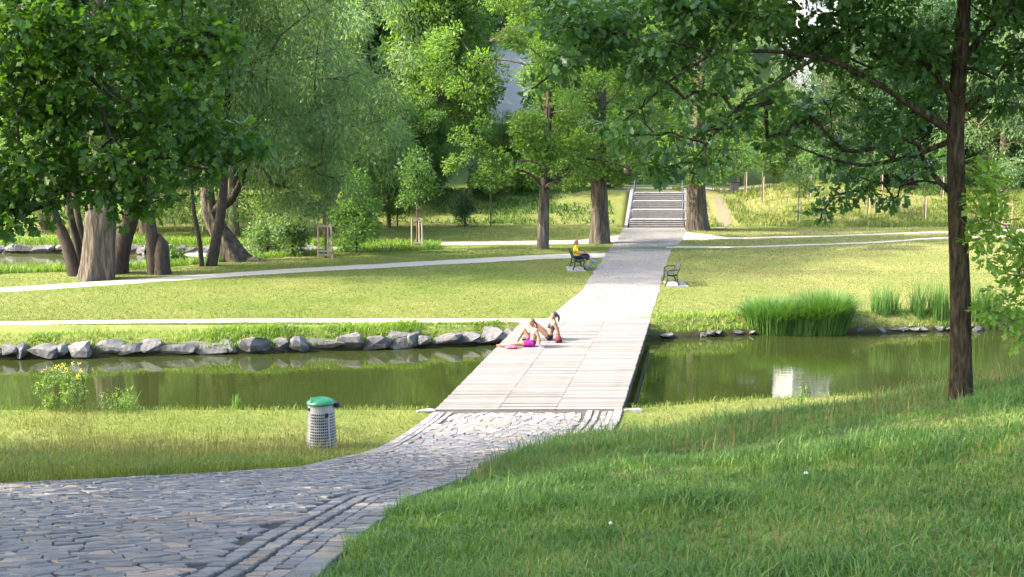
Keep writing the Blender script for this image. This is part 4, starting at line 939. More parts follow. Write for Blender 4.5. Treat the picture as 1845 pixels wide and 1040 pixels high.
# lush fringe above the boulders and along the waterlines
n = 26000; x = g1.uniform(-20, 19, n); y = far_edge(x) + g1.uniform(-.42, .75, n); k = ((x < .1) | (x > 4.9)) & (g1.random(n) < np.where(x < 1, .35 + .65 * (vnoise(x * 1.1, x * 0 + 2) > .4), .45))
x, y = x[k], y[k]; P = np.stack([x, y, H(x, y) - .02], -1); P[:, 2] = np.maximum(P[:, 2], WATER + .2)
lush = np.where(x < 1, 1.05, .9) * (.45 + .95 * vnoise(x * .9 + 30, x * 0))
V, Fs = blades(P, g1.uniform(.10, .30, len(P)) * lush, g1.uniform(.014, .028, len(P)), g1.uniform(.3, 1.1, len(P)), g1)
tag(obj('fringe_grass', mesh_np('fringe_grass', V, Fs), M['lf_weed']), 'lush bright green fringe growing over the far pond edge', 'grass', kind='stuff')
n = 15000; x = g1.uniform(-32, -4, n); y = np.where(g1.random(n) < .5, far2(x) + g1.uniform(.0, 1.4, n), near2(x) + g1.uniform(-1.0, .3, n)); P = np.stack([x, y, np.maximum(H(x, y), WATER) - .02], -1)
V, Fs = blades(P, g1.uniform(.2, .55, n), g1.uniform(.02, .04, n), g1.uniform(.2, .8, n), g1)
tag(obj('fringe_grass', mesh_np('fringe_grass', V, Fs), M['lf_weed']), 'green waterside growth round the side pond under the willows', 'grass', kind='stuff')
# rough grass on the bank by the saplings
n = 36000; x = g1.uniform(12.5, 46, n); y = g1.uniform(82, 96, n); k = (g1.random(n) < .25 + .9 * (vnoise(x * .5, y * .5) > .45)) & ((x < 14.3) | (x > 15.7)); x, y = x[k], y[k]
P = np.stack([x, y, H(x, y) - .02], -1)
V, Fs = blades(P, g1.uniform(.15, .5, len(P)), g1.uniform(.03, .06, len(P)), g1.uniform(.2, .8, len(P)), g1)
tag(obj('rough_grass', mesh_np('rough_grass', V, Fs), M['gr_lit']), 'rough dry grass on the sunny bank below the wood', 'grass', kind='stuff')
n = 36000; x = g1.uniform(-40, 7.2, n); y = 84.5 + 13 * g1.random(n) ** .8; k = vnoise(x * .45 + 9, y * .6) + g1.normal(0, .12, n) > .38; x, y = x[k], y[k]; n = len(x); P = np.stack([x, y, H(x, y) - .02], -1)
V, Fs = blades(P, g1.uniform(.10, .5, n) * (.3 + 1.2 * vnoise(x * .9, y * .9)), g1.uniform(.05, .10, n), g1.uniform(.4, 1.4, n), g1)
tag(obj('ivy', mesh_np('ivy', V, Fs), M['lf_mid']), 'dark ivy and undergrowth covering the shady bank beside the stairs', 'undergrowth', kind='stuff')

# short turf on the lawns beyond the water
def inside(poly, x, y):
    c = np.zeros(len(x), bool); j = len(poly) - 1
    for i in range(len(poly)):
        xi, yi = poly[i]; xj, yj = poly[j]
        k = ((yi > y) != (yj > y)) & (x < (xj - xi) * (y - yi) / (yj - yi + 1e-12) + xi); c ^= k; j = i
    return c
n = 290000; y = 40 + 44 * g1.random(n) ** 1.7; x = g1.uniform(-1, 1, n) * (.43 * y + 1); k = (y > far_edge(x) + .1) & ~((x > .2) & (x < 4.9) & (y < 41.4))
k &= ~((y > near2(x) - .1) & (y < far2(x) + .1) & (x < -3)); x, y = x[k], y[k]; bad = np.zeros(len(x), bool)
for p_ in PATHS[:6]: bad |= inside(p_, x, y)
x, y = x[~bad], y[~bad]; n = len(x); hh = g1.uniform(.02, .055, n); a = g1.uniform(0, 6.283, n); w = g1.uniform(.008, .016, n) * (1 + (y - 40) * .02)
P = np.stack([x, y, H(x, y) - .004], -1); s_ = np.stack([np.cos(a), np.sin(a), np.zeros(n)], -1); t_ = P + np.stack([g1.normal(0, .03, n), g1.normal(0, .03, n), hh], -1)
V = np.stack([P - s_ * w[:, None], P + s_ * w[:, None], t_], 1).reshape(-1, 3)
tag(obj('lawn_grass', mesh_np('lawn_grass', V, [np.arange(n * 3).reshape(-1, 3)]), M['gr_lawn']), 'short mown turf of the lawns across the pond', 'grass', kind='stuff')

def clump_blades(name, base, n, rx, ry, hlo, hhi, wlo, whi, blo, bhi, m, label, cat, group=None, seed=1, radial=False, tall_mid=False):
    r = np.random.default_rng(seed); a = r.uniform(0, 6.283, n); q = r.random(n) ** .5; P = np.stack([np.cos(a) * q * rx, np.sin(a) * q * ry, np.zeros(n)], -1)
    hh = r.uniform(hlo, hhi, n)
    if tall_mid: hh *= 1 - .35 * q ** 2
    az = a + r.normal(0, .5, n) if radial else None
    V, Fs = blades(P, hh, r.uniform(wlo, whi, n), r.uniform(blo, bhi, n) * (.4 + q if radial else 1), r, az)
    o = obj(name, mesh_np(name, V, Fs), m, None, base); return tag(o, label, cat, group)
def wpt(u, v): p = gp(u, v, WATER); p.z = WATER - .05; return p
for (u, w, hh, lab, sdv) in ((1393, .9, 1.35, 'broad arching sedge tussock at the water edge of the dry lawn', 1), (1445, .8, 1.28, 'dense middle sedge tussock leaning over the pond edge', 2), (1487, .7, 1.6, 'tall sedge tussock at the end of the clump facing the reeds', 3)):
    clump_blades('sedge_tussock', wpt(u, 600), 3000, w, .55, hh * .7, hh * 1.15, .016, .030, .10, .62, M['gr_reed'], lab, 'sedge', 'sedge tussocks', sdv, True)
for (u, w, hh, n, lab, sdv) in ((1592, .48, 1.75, 430, 'thick reed clump rising from the pond beside the sedges', 11), (1624, .12, 1.2, 40, 'few thin reeds between the two thick clumps', 12), (1652, .24, 1.95, 190, 'narrow tall reed clump in the pond', 13), (1690, .35, 1.9, 300, 'tall reed clump close behind the oak trunk', 14), (1775, .55, 1.8, 400, 'reed clump on the far side of the oak trunk', 15)):
    clump_blades('reed_clump', wpt(u, 593), n, w, .35, hh * .6, hh * 1.1, .016, .028, .03, .28, M['gr_reed'], lab, 'reeds', 'reed clumps', sdv)
clump_blades('iris_clump', gp(428, 742, -.1), 36, .14, .1, .25, .5, .014, .024, .05, .35, M['gr_reed'], 'small upright iris clump on the near bank', 'iris', None, 21)
# yellow flowering weed on the near bank and its companions
def weed(name, base, h, w, n, label, flowers=0, seed=1):
    r = np.random.default_rng(seed); root = empty(name, base); tag(root, label, 'plant')
    for k in range(9):
        a = r.uniform(0, 6.28); q = r.random() * w * .6; MB().tube([(math.cos(a) * q * .3, math.sin(a) * q * .3, -.05), (math.cos(a) * q * .8, math.sin(a) * q * .8, h * .55), (math.cos(a) * q, math.sin(a) * q, h * r.uniform(.8, .98))], [.008, .006, .003], 4).build('stem', M['lf_weed'], root)
    cl = ellip_clumps(r, 26, (0, 0, h * .52), (w * .55, w * .5, h * .46), .13, .6)
    V, Fs = crown_leaves(r, cl, n, .075, .38, .1, 1, .8); obj('foliage', mesh_np('foliage', V, Fs), M['lf_weed'], root)
    if flowers:
        cl = ellip_clumps(r, 12, (0, 0, h * .86), (w * .5, w * .4, h * .16), .05, .4); V, Fs = crown_leaves(r, cl, flowers, .03, .9, 0, 1, 1); obj('blossom', mesh_np('blossom', V, Fs), M['lf_flower'], root)
weed('flowering_weed', gp(120, 748, -.1), 1.22, 1.05, 1500, 'bushy green weed with yellow flowers on the near bank', 150, 31)
weed('tall_weed', gp(215, 748, -.1), .62, .9, 420, 'low loose weed beside the yellow flowering one', 0, 33)
p = gp(1443, 735, .0); p = Vector((dp(1443, 735, 22).x, 22, 0)); p.z = h1(p.x, p.y)
weed('tall_weed', p, .75, .28, 60, 'single leafy stalk standing up before the water near the oak', 0, 35)
for (u, v, s, lab) in ((1452, 868, .03, 'white clover bloom beside the bare patch on the mound'), (690, 985, .02, 'white clover bloom at the slope edge by the cobbles'), (1100, 962, .02, 'white clover bloom in the middle of the slope')):
    q = terr(u, v); r = MB(); r.tube([(0, 0, 0), (.01, 0, .07)], .003, 5); o = empty('clover', q); tag(o, lab, 'flower'); r.build('stem', M['lf_weed'], o)
    MB().lathe([(.002, .06), (s * .6, .064), (s * .7, .071), (s * .45, .08), (.002, .083)], 8).build('bloom', mat('clover_white', (.45, .45, .42), 60, .8, .4), o)

# ------------------------------------------------------------------ staked saplings and tree guards
def sapling(u, v, y, h, label, leaf, seed, crown=.9, n=900, stake=True, m=None, group='staked saplings on the bank'):
    x = at(u, y); b = Vector((x, y, h1(x, y) - .05)); r = np.random.default_rng(seed)
    cl = ellip_clumps(r, 16, (0, 0, h * .72), (crown, crown, h * .3), .4, .6)
    o = tree('sapling', b, [(0, 0, 0, .055), (.02, 0, h * .4, .045), (0, .02, h * .95, .015)], cl, n, .16, leaf, M['bark'], label, cat='sapling', group=group, seed=seed, seg=.6, tip=.008, limbs='far', sides=8, flare=.1)
    if stake: MB().tube([(.12, -.05, -.1), (.12, -.05, h * .42)], .04, 7).build('stake', m or M['stake'], o)
for (u, y, h, c, lab, sd_) in ((1341, 93, 4.2, 1.2, 'staked sapling beside the litter box on the terrace edge', 1), (1372, 90, 4.6, 1.3, 'pale staked sapling midway up the dry bank', 2), (1438, 84, 4.4, 1.2, 'dark stemmed sapling at the foot of the dry bank', 3), (1457, 90, 4.0, 1.0, 'slim sapling behind the dark stemmed one', 4), (1563, 87, 4.2, 1.1, 'pale staked sapling in the rough grass below the dark bushes', 5), (1585, 93, 4.0, 1.0, 'staked sapling against the dark wood', 6), (1695, 91, 4.4, 1.2, 'staked sapling close to the oak trunk at the wood edge', 7), (1665, 86, 3.8, 1.0, 'small sapling in the green rough grass', 8)):
    sapling(u, 0, y, h, lab, M['lf_mid'] if sd_ % 3 else M['lf_bright'], 400 + sd_, c)
sapling(716, 0, 82, 5.5, 'tall thin sapling on the shady bank beyond the willow', M['lf_mid'], 420, 1.4, 1400, False)
sapling(884, 0, 83, 5.0, 'tall thin sapling on the shady bank beside the yew', M['lf_mid'], 421, 1.4, 1400, False)
def guard(u, v, h, w, label, lab2, m, crown_leaf, seed, ch=4.6):
    b = gp(u, v); root = empty('tree_guard', b); tag(root, label, 'tree guard')
    c = [(-w, -w * .5), (w, -w * .6), (.1, w * .8)]
    for (x, y) in c: MB().tube([(x, y, -.2), (x * .92, y * .92, h)], [.045, .04], 8).build('post', m, root)
    for z in (h - .08, .18, .36):
        for i in range(3):
            (x0, y0), (x1, y1) = c[i], c[(i + 1) % 3]; MB().beam((x0, y0, z), (x1, y1, z), .03, .11 if z > 1 else .07).build('rail', m, root)
    r = np.random.default_rng(seed); cl = ellip_clumps(r, 30, (0, 0, ch * .70), (1.1, 1.1, ch * .32), .5, .6)
    tree('sapling', b, [(0, 0, -.1, .06), (.02, 0, ch * .4, .05), (0, 0, ch * .95, .012)], cl, 2400, .17, crown_leaf, M['bark'], lab2, cat='sapling', group='guarded saplings', seed=seed, seg=.6, tip=.008, limbs='far', sides=8, flare=.1)
guard(587, 465, 1.72, .36, 'three post wooden tree guard beside the dense green bush', 'young willowy sapling inside the guard beside the dense green bush', M['stake'], M['lf_willow'], 431, 5.4)
guard(752, 449, 1.72, .30, 'three post wooden tree guard by the upper path, away from the bush', 'young leafy sapling inside the guard by the upper path', M['stake'], M['lf_mid'], 433, 5.2)
guard(1812, 413, 1.75, .33, 'reddish wooden tree guard beyond the lawn behind the bright oak sapling', 'young grey green sapling inside the reddish wooden guard', M['stake_red'], M['lf_willow'], 435, 5.0)

# ------------------------------------------------------------------ litter bin
steel = mat('bin_steel', [(.3, (.22, .22, .23)), (.7, (.33, .33, .34))], 5, .42, .1, .003, .5, metal=.35)
black = mat('black_plastic', (.012, .012, .013), 20, .45, 0)
green = mat('green_lid', (.005, .13, .04), 8, .32, .05, .004, .5)
def litter_bin():
    b = terr(580, 806); b.z = h1(b.x, b.y); root = empty('litter_bin', b, math.radians(4)); tag(root, 'perforated steel litter bin with green domed lid on the near bank', 'litter bin')
    Rb, Rt, Ht = .305, .255, .88
    MB().lathe([(Rb - .03, .02), (Rt - .03, Ht - .02)], 28).build('liner', black, root)
    # casing: a sheet with rows of rectangular slots
    n, rows_ = 44, 12; z0, z1 = .0, .74; bm = MB(); R = lambda z: Rb + (Rt - Rb) * z / Ht
    band = (z1 - .05) / rows_
    V, Fs = [], []
    def patch(k0, k1, za, zb, sub=1):
        a0, a1 = 2 * math.pi * k0 / n, 2 * math.pi * k1 / n; i = len(V)
        for z, off in ((za, 0), (zb, 0)):
            for a in (a0, a1): V.append((R(z) * math.cos(a), R(z) * math.sin(a), z))
        for z, off in ((za, 0), (zb, 0)):
            for a in (a0, a1): V.append(((R(z) - .012) * math.cos(a), (R(z) - .012) * math.sin(a), z))
        Fs.extend([(i, i + 1, i + 3, i + 2), (i + 4, i + 6, i + 7, i + 5), (i, i + 4, i + 5, i + 1), (i + 2, i + 3, i + 7, i + 6), (i, i + 2, i + 6, i + 4), (i + 1, i + 5, i + 7, i + 3)])
    plain = {k for k in range(n) if (k % 11) == 4}
    for k in range(n): patch(k, k + 1, z0, .05); patch(k, k + 1, z1, Ht)
    for r_ in range(rows_):
        za = .05 + r_ * band
        for k in range(n):
            patch(k, k + 1, za + band * .62, za + band)
            if k in plain: patch(k, k + 1, za, za + band * .62)
            else: patch(k, k + .22, za, za + band * .62)
    bm._add(V, Fs); bm.build('casing', steel, root)
    MB().lathe([(Rt + .012, Ht - .03), (Rt + .014, Ht + .01), (Rt - .01, Ht + .02)], 32, cap=False).build('rim', steel, root)
    for a in (-150, -62, 40, 120):
        w = math.radians(a); z = .80 if a != -62 else .70; MB().box(((R(z) + .006) * math.cos(w), (R(z) + .006) * math.sin(w), z), (.03, .085, .075), Matrix.Rotation(w, 4, 'Z'), .012).build('lock_plate', black, root)
    # lid: shallow dome with a cut-out mouth
    prof = [(Rt + .03, 0), (Rt + .035, .025), (Rt + .01, .06), (Rt - .06, .10), (Rt - .14, .125), (.02, .135)]
    lid = MB().lathe(prof, 32, (0, 0, Ht + .005)).build('lid', green, root, True)
    MB().box((-.10, -.14, .105 + Ht), (.20, .16, .03), Matrix.Rotation(.5, 4, 'X'), .01).build('flap', green, lid)
    MB().box((Rt + .05, -.02, Ht - .01), (.09, .15, .13), bev=.03).build('hinge', black, root)
    MB().tube([(Rt + .06, -.10, Ht - .06), (Rt + .13, -.10, Ht - .03), (Rt + .13, .06, Ht - .03), (Rt + .06, .06, Ht - .06)], .018, 7).build('handle', black, root)
litter_bin()
q = Vector((at(1322, 95), 95, 0)); q.z = h1(q.x, q.y); bx = empty('litter_box', q); tag(bx, 'dark square litter box on the terrace above the dry bank', 'litter box')
MB().box((0, 0, .42), (.62, .5, .72), bev=.03).build('body', mat('box_metal', (.09, .075, .085), 9, .6, .2), bx); MB().box((0, 0, .81), (.66, .54, .05), bev=.015).build('lid', black, bx)
for sx in (-.22, .22): MB().box((sx, 0, .03), (.06, .4, .08)).build('foot', black, bx)

# ------------------------------------------------------------------ benches
iron = mat('bench_iron', (.018, .024, .022), 12, .5, .1, metal=.2); slatm = mat('bench_slat', [(.3, (.020, .026, .022)), (.7, (.045, .05, .042))], 8, .75, .3, .004, .1, stretch=(8, .5, 8), obj_var=.15)
def bench(p, rz, label):
    """local +X is the way the sitter faces"""
    root = empty('park_bench', p, rz); tag(root, label, 'bench', 'benches by the main path')
    for y in (-.78, .78):
        f = MB()
        f.tube([(-.30, y, .86), (-.24, y, .66), (-.16, y, .46), (-.18, y, .22), (-.26, y, 0)], .028, 8)
        f.tube([(.26, y, .44), (.24, y, .22), (.30, y, 0)], .028, 8); f.tube([(-.16, y, .43), (.05, y, .40), (.27, y, .44)], .024, 8)
        f.tube([(-.20, y, .16), (.02, y, .24), (.25, y, .16)], .018, 6)
        f.build('side_frame', iron, root, True)
        MB().tube([(-.23, y, .64), (0, y, .66), (.22, y, .62), (.25, y, .46)], .022, 8).build('armrest', iron, root, True)
    for k in range(5): MB().box((-.10 + k * .085, 0, .462 - .012 * math.sin(k / 4 * math.pi)), (.065, 1.7, .03), bev=.008).build('seat_slat', slatm, root)
    for k in range(5):
        z = .54 + k * .085; x = -.165 - (z - .46) * .34; MB().box((x, 0, z), (.028, 1.7, .066), Matrix.Rotation(-.32, 4, 'Y'), .008).build('back_slat', slatm, root)
    return root
padm = M['slab']
bL = gp(1041, 489); bR = gp(1214, 517)
bL.y += .8; bR.y += .8
for (b, lab) in ((bL, 'concrete pad under the bench with the reader'), (bR, 'concrete pad under the empty bench')):
    b.z = 0; sx = -.05 if b is bL else .18
    o = MB().box((0, 0, 0), (.85, 1.8, .10), bev=.01).build('bench_pad', padm, None, loc=(b.x + sx, b.y, .0)); tag(o, lab, 'concrete pad')
bench((bL.x, bL.y, .05), 0.05, 'dark park bench with a reader sitting on it beside the path')
bench((bR.x, bR.y, .05), math.pi - .05, 'empty dark park bench facing the path on the dry lawn')

# ------------------------------------------------------------------ people
def capsule(mb, a, b, ra, rb, n=12):
    a, b = Vector(a), Vector(b); t = (b - a); L_ = t.length; t = t.normalized() if L_ > 1e-6 else Vector((0, 0, 1))
    pts, rr = [], []
    for k in (0, 25, 50, 75): w = math.radians(90 - k); pts.append(a - t * ra * math.sin(w)); rr.append(max(ra * math.cos(w), .0015))
    pts.append(a); rr.append(ra); pts.append(b); rr.append(rb)
    for k in (15, 40, 65, 90): w = math.radians(k); pts.append(b + t * rb * math.sin(w)); rr.append(max(rb * math.cos(w), .0015))
    mb.tube(pts, rr, n)
def chain(mb, pts, rad):
    for i in range(len(pts) - 1): capsule(mb, pts[i], pts[i + 1], rad[i], rad[i + 1])
def hand(mb, wrist, fwd, palm, thumb_side, curl=.5):
    """palm faces `palm`; fingers run along fwd and bend towards palm"""
    f, pl_ = Vector(fwd).normalized(), Vector(palm).normalized(); sd_ = f.cross(pl_).normalized() * thumb_side; w = Vector(wrist)
    capsule(mb, w, w + f * .05, .024, .030); 
    for k in range(4): capsule(mb, w + f * .03 + sd_ * (.026 - .017 * k), w + f * .085 + sd_ * (.030 - .020 * k), .014, .0125)
    for k, ln in enumerate((.068, .076, .070, .055)):
        b0 = w + f * .085 + sd_ * (.030 - .020 * k); d1 = (f + pl_ * curl * .35).normalized(); d2 = (f + pl_ * curl).normalized()
        b1 = b0 + d1 * ln * .5; b2 = b1 + d2 * ln * .5; capsule(mb, b0, b1, .0105, .0098); capsule(mb, b1, b2, .0098, .0085)
    t0 = w + f * .025 + sd_ * .026; t1 = t0 + (f * .6 + sd_ * .8).normalized() * .042; t2 = t1 + (f * .9 + sd_ * .3 + pl_ * .3).normalized() * .032
    capsule(mb, t0, t1, .013, .012); capsule(mb, t1, t2, .012, .009)
def body_mesh(mb, voxel=.009):
    me = mb.mesh('raw'); o = bpy.data.objects.new('raw', me); COL.objects.link(o)
    r = o.modifiers.new('r', 'REMESH'); r.mode = 'VOXEL'; r.voxel_size = voxel; r.use_smooth_shade = True
    s = o.modifiers.new('s', 'SMOOTH'); s.factor = .5; s.iterations = 3
    d = o.modifiers.new('d', 'DECIMATE'); d.ratio = .45
    dg = bpy.context.evaluated_depsgraph_get(); dg.update(); out = bpy.data.meshes.new_from_object(o.evaluated_get(dg))
    bpy.data.objects.remove(o); bpy.data.meshes.remove(me)
    for p_ in out.polygons: p_.use_smooth = True
    out.materials.clear(); return out
def garment(name, body, keep, off, m, parent):
    """cloth following the body: the skin faces chosen by keep(), raised by off"""
    V = np.empty(len(body.vertices) * 3, np.float32); body.vertices.foreach_get('co', V); V = V.reshape(-1, 3)
    Nn = np.empty(len(body.vertices) * 3, np.float32); body.vertices.foreach_get('normal', Nn); Nn = Nn.reshape(-1, 3)
    K = keep(V); used_, Fs = {}, {3: [], 4: []}; out = []
    for p_ in body.polygons:
        vs = list(p_.vertices)
        if len(vs) > 4 or not all(K[v] for v in vs): continue
        f = []
        for v in vs:
            if v not in used_: used_[v] = len(out); out.append(V[v] + Nn[v] * off)
            f.append(used_[v])
        Fs[len(vs)].append(f)
    if not out: return None
    o = obj(name, mesh_np(name, out, [np.array(q) for q in Fs.values() if q], True), m, parent)
    so = o.modifiers.new('thickness', 'SOLIDIFY'); so.thickness = .006; so.offset = -1
    return o
def near_seg(V, a, b, r, t0=0.0, t1=1.0):
    a, b = np.array(a), np.array(b); d = b - a; t = ((V - a) @ d) / (d @ d); q = a + np.clip(t, 0, 1)[:, None] * d
    return (np.linalg.norm(V - q, axis=1) < r) & (t > t0) & (t < t1)
def skin_mat(name, c):
    m, nt, P, N, L = _nt(name); col, h = noise_col(nt, [(.3, tuple(q * .9 for q in c)), (.7, tuple(q * 1.08 for q in c))], 9, 4)
    L.new(col, P.inputs['Base Color']); P.inputs['Roughness'].default_value = .5; P.inputs['Subsurface Weight'].default_value = .08; P.inputs['Subsurface Radius'].default_value = (.01, .004, .002); return m
skin1, skin2, skin3 = skin_mat('skin_tanned', (.25, .135, .08)), skin_mat('skin_warm', (.22, .115, .066)), skin_mat('skin_fair', (.33, .20, .14))
hair_br, hair_dk = mat('brown_hair', [(.3, (.07, .030, .013)), (.7, (.17, .075, .03))], 40, .45, .4, .004, .4, stretch=(1, 1, .2)), mat('dark_hair', [(.3, (.014, .009, .007)), (.7, (.045, .026, .018))], 40, .4, .4, .004, .4, stretch=(1, 1, .2))
def cloth(name, a, b, sc=25): return mat(name, [(.42, a), (.58, b)], sc, .8, .2, .004, .15)
def person(base, rz, J, sk, label, hair, tail):
    root = empty('person', base, rz); tag(root, label, 'person'); mb = MB()
    pel, chest, neck, head, look = [Vector(J[k]) for k in ('pelvis', 'chest', 'neck', 'head', 'look')]
    look.normalize(); upv = (head - neck); upv = (upv - look * upv.dot(look)).normalized(); sdv = look.cross(upv)
    # torso
    for s in (-1, 1):
        y = Vector((0, s, 0))
        capsule(mb, pel + y * .075, pel.lerp(chest, .5) + y * .055, .105, .085); capsule(mb, pel.lerp(chest, .5) + y * .055, chest + y * .075, .085, .098)
        capsule(mb, chest + y * .07, neck + y * .10 + Vector((0, 0, -.07)), .095, .06)
        if J.get('bust'): capsule(mb, chest + y * .075 + look * .075 * 1 + Vector((0, 0, .03)), chest + y * .078 + look * .085 + Vector((0, 0, .025)), .055, .05)
    capsule(mb, neck - Vector((0, 0, .05)), head - upv * .06, .052, .048)
    # head
    capsule(mb, head + upv * .03 - look * .015, head + upv * .01 + look * .01, .088, .085); capsule(mb, head - upv * .045 + look * .028, head - upv * .075 + look * .045, .062, .040)
    capsule(mb, head + look * .088 - upv * .004, head + look * .106 - upv * .030, .010, .014)           # nose
    capsule(mb, head + look * .088 - upv * .062 - sdv * .016, head + look * .088 - upv * .062 + sdv * .016, .009, .009)   # lips
    for s in (-1, 1): capsule(mb, head + sdv * s * .088 - upv * .01, head + sdv * s * .092 - upv * .03 - look * .005, .016, .012)
    for s, A_ in ((-1, J['arm_n']), (1, J['arm_f'])):
        sh, el, wr = [Vector(q) for q in A_[:3]]
        capsule(mb, neck + Vector((0, s * .08, -.05)), sh, .055, .058); chain(mb, [sh, sh.lerp(el, .5), el], [.054, .048, .039]); chain(mb, [el, el.lerp(wr, .35), wr], [.039, .040, .026]); hand(mb, wr, A_[3], A_[4], A_[5], A_[6] if len(A_) > 6 else .35)
    for s, Lg in ((-1, J['leg_n']), (1, J['leg_f'])):
        hp, kn, an, toe = [Vector(q) for q in Lg]
        chain(mb, [hp, hp.lerp(kn, .5), kn], [.092, .080, .056]); chain(mb, [kn, kn.lerp(an, .35), an], [.055, .055, .036])
        capsule(mb, an, an.lerp(toe, .5), .038, .034); capsule(mb, an.lerp(toe, .45), toe, .036, .022)
        capsule(mb, an, an - (toe - an).normalized() * .03 + (Vector(Lg[2]) - Vector(Lg[1])).normalized() * .02, .034, .030)
    me = body_mesh(mb); obj('body', me, sk, root)
    hd, lk, uv = np.array(head), np.array(look), np.array(upv)
    def hk(V):
        q = V - hd; r = np.linalg.norm(q, axis=1); return (r < .145) & ((q @ uv) > -.02 - .35 * np.clip(-(q @ lk), -.1, .12)) & ((q @ lk) < .055 + (q @ uv) * .25) & ((q @ uv) > -.085)
    hc = garment('hair', me, hk, .014, hair, root)
    tm = MB(); chain(tm, [head + Vector(tail[0])] + [head + Vector(t) for t in tail[1:]], [.038] + [.034 - .006 * i for i in range(len(tail) - 1)]); tm.build('ponytail', hair, hc or root, True)
    for s in (-1, 1):
        e = MB(); c = head + look * .082 + sdv * s * .032 + upv * .008; e.lathe([(.001, -.007), (.007, 0), (.001, .007)], 8, tuple(c)); e.build('eye', black, root)
    return root, me
# sunbathers on the deck
w1 = gp(958, 629); w1.z = .058
J = dict(pelvis=(0, 0, .105), chest=(.09, 0, .40), neck=(.10, 0, .585), head=(.00, -.01, .73), look=(-.85, -.15, -.45), bust=True,
         arm_n=((.12, -.185, .535), (.20, -.22, .29), (.215, -.22, .055), (.8, -.5, -.15), (0, 0, -1), -1, .05), arm_f=((.10, .185, .535), (-.07, .24, .36), (-.27, .19, .47), (-.9, -.1, .05), (0, 0, -1), 1, .5),
         leg_n=((0, -.10, .10), (-.43, -.12, .125), (-.85, -.10, .065), (-1.03, -.10, .085)), leg_f=((0, .10, .10), (-.22, .13, .50), (-.47, .13, .075), (-.64, .14, .03)))
p1, m1 = person(w1, .06, J, skin1, 'sunbather in purple shorts with brown hair leaning on one arm, looking down', hair_br, [(.06, 0, .03), (.12, .0, -.02), (.15, 0, -.10), (.155, 0, -.18)])
garment('bikini_top', m1, lambda V: near_seg(V, (.07, 0, .36), (.10, 0, .47), .24, .0, 1.0) & (np.abs(V[:, 1]) < .17) & (V[:, 0] > -.2), .007, cloth('purple_print', (.06, .035, .13), (.22, .18, .26), 45), p1)
garment('shorts', m1, lambda V: (near_seg(V, (0, -.10, .10), (-.43, -.12, .125), .15, -.4, .62) | near_seg(V, (0, .10, .10), (-.22, .13, .50), .13, -.3, .45) | near_seg(V, (0, 0, .07), (.03, 0, .21), .22, -1, .9)) & (V[:, 2] < .30), .013, cloth('purple_magenta_cloth', (.04, .008, .11), (.30, .012, .11), 11), p1)
w2 = gp(991, 616); w2.z = .058
J = dict(pelvis=(-.02, 0, .105), chest=(.06, 0, .40), neck=(.12, 0, .59), head=(.12, 0, .745), look=(-1, -.25, .08), bust=True,
         arm_n=((.13, -.185, .54), (.23, -.22, .29), (.27, -.23, .055), (.7, -.6, -.15), (0, 0, -1), -1, .05), arm_f=((.13, .185, .54), (.24, .22, .29), (.28, .23, .055), (.7, .6, -.15), (0, 0, -1), 1, .05),
         leg_n=((-.02, -.10, .10), (-.40, -.13, .43), (-.66, -.12, .075), (-.84, -.12, .03)), leg_f=((-.02, .10, .10), (-.42, .12, .47), (-.62, .12, .075), (-.80, .13, .03)))
p2, m2_ = person(w2, -.03, J, skin2, 'sunbather in dark bikini with dark ponytail leaning back on both arms', hair_dk, [(.09, 0, .03), (.14, 0, -.02), (.15, 0, -.10), (.14, 0, -.17)])
garment('bikini_top', m2_, lambda V: near_seg(V, (.04, 0, .36), (.07, 0, .48), .24, .0, 1.0) & (np.abs(V[:, 1]) < .17) & (V[:, 0] > -.25), .007, cloth('charcoal_cloth', (.02, .02, .025), (.06, .06, .065)), p2)
garment('bikini_bottom', m2_, lambda V: near_seg(V, (-.02, 0, .03), (.0, 0, .20), .21, -1, .9) & (V[:, 0] > -.16), .008, cloth('black_cloth', (.012, .01, .016), (.03, .02, .03)), p2)
for k, Lg in enumerate((J['leg_n'], J['leg_f'])):
    garment('sandal', m2_, lambda V, Lg=Lg: near_seg(V, Lg[2], Lg[3], .06, .1, 1.3) & (V[:, 2] < .085), .005, black, p2)
# their things
def soft_bag(name, loc, size, m, label, cat, seed, strap=False):
    r = np.random.default_rng(seed); bm = bmesh.new(); bmesh.ops.create_icosphere(bm, subdivisions=3, radius=.5)
    for v in bm.verts:
        p_ = np.array(v.co); p_ *= 1 + .22 * (vnoise(p_[0] * 6 + seed, p_[1] * 6 + p_[2] * 4) - .5); p_[2] = max(p_[2], -.36); v.co = Vector((p_[0] * size[0], p_[1] * size[1], (p_[2] + .36) * size[2]))
    bm.verts.index_update(); me = mesh_np('body', [tuple(v.co) for v in bm.verts], [np.array([[v.index for v in f.verts] for f in bm.faces])], True); bm.free()
    root = empty(name, loc); tag(root, label, cat); obj('body', me, m, root)
    if strap: MB().tube([(-size[0] * .3, 0, size[2] * .6), (-size[0] * .15, .0, size[2] * 1.15), (size[0] * .15, 0, size[2] * 1.15), (size[0] * .3, 0, size[2] * .6)], .012, 6).build('strap', m, root)
    return root
q = gp(922, 632); soft_bag('beach_cloth', (q.x, q.y, .058), (.36, .20, .13), cloth('pink_cloth', (.34, .05, .11), (.42, .11, .16), 14), 'crumpled pink cloth lying on the deck before the purple shorts', 'cloth', 3)
q = gp(1003, 621); soft_bag('handbag', (q.x + .05, q.y, .058), (.24, .2, .22), cloth('maroon_cloth', (.07, .012, .02), (.11, .02, .03), 14), 'small maroon bag behind the sunbather with the dark ponytail', 'bag', 5, True)
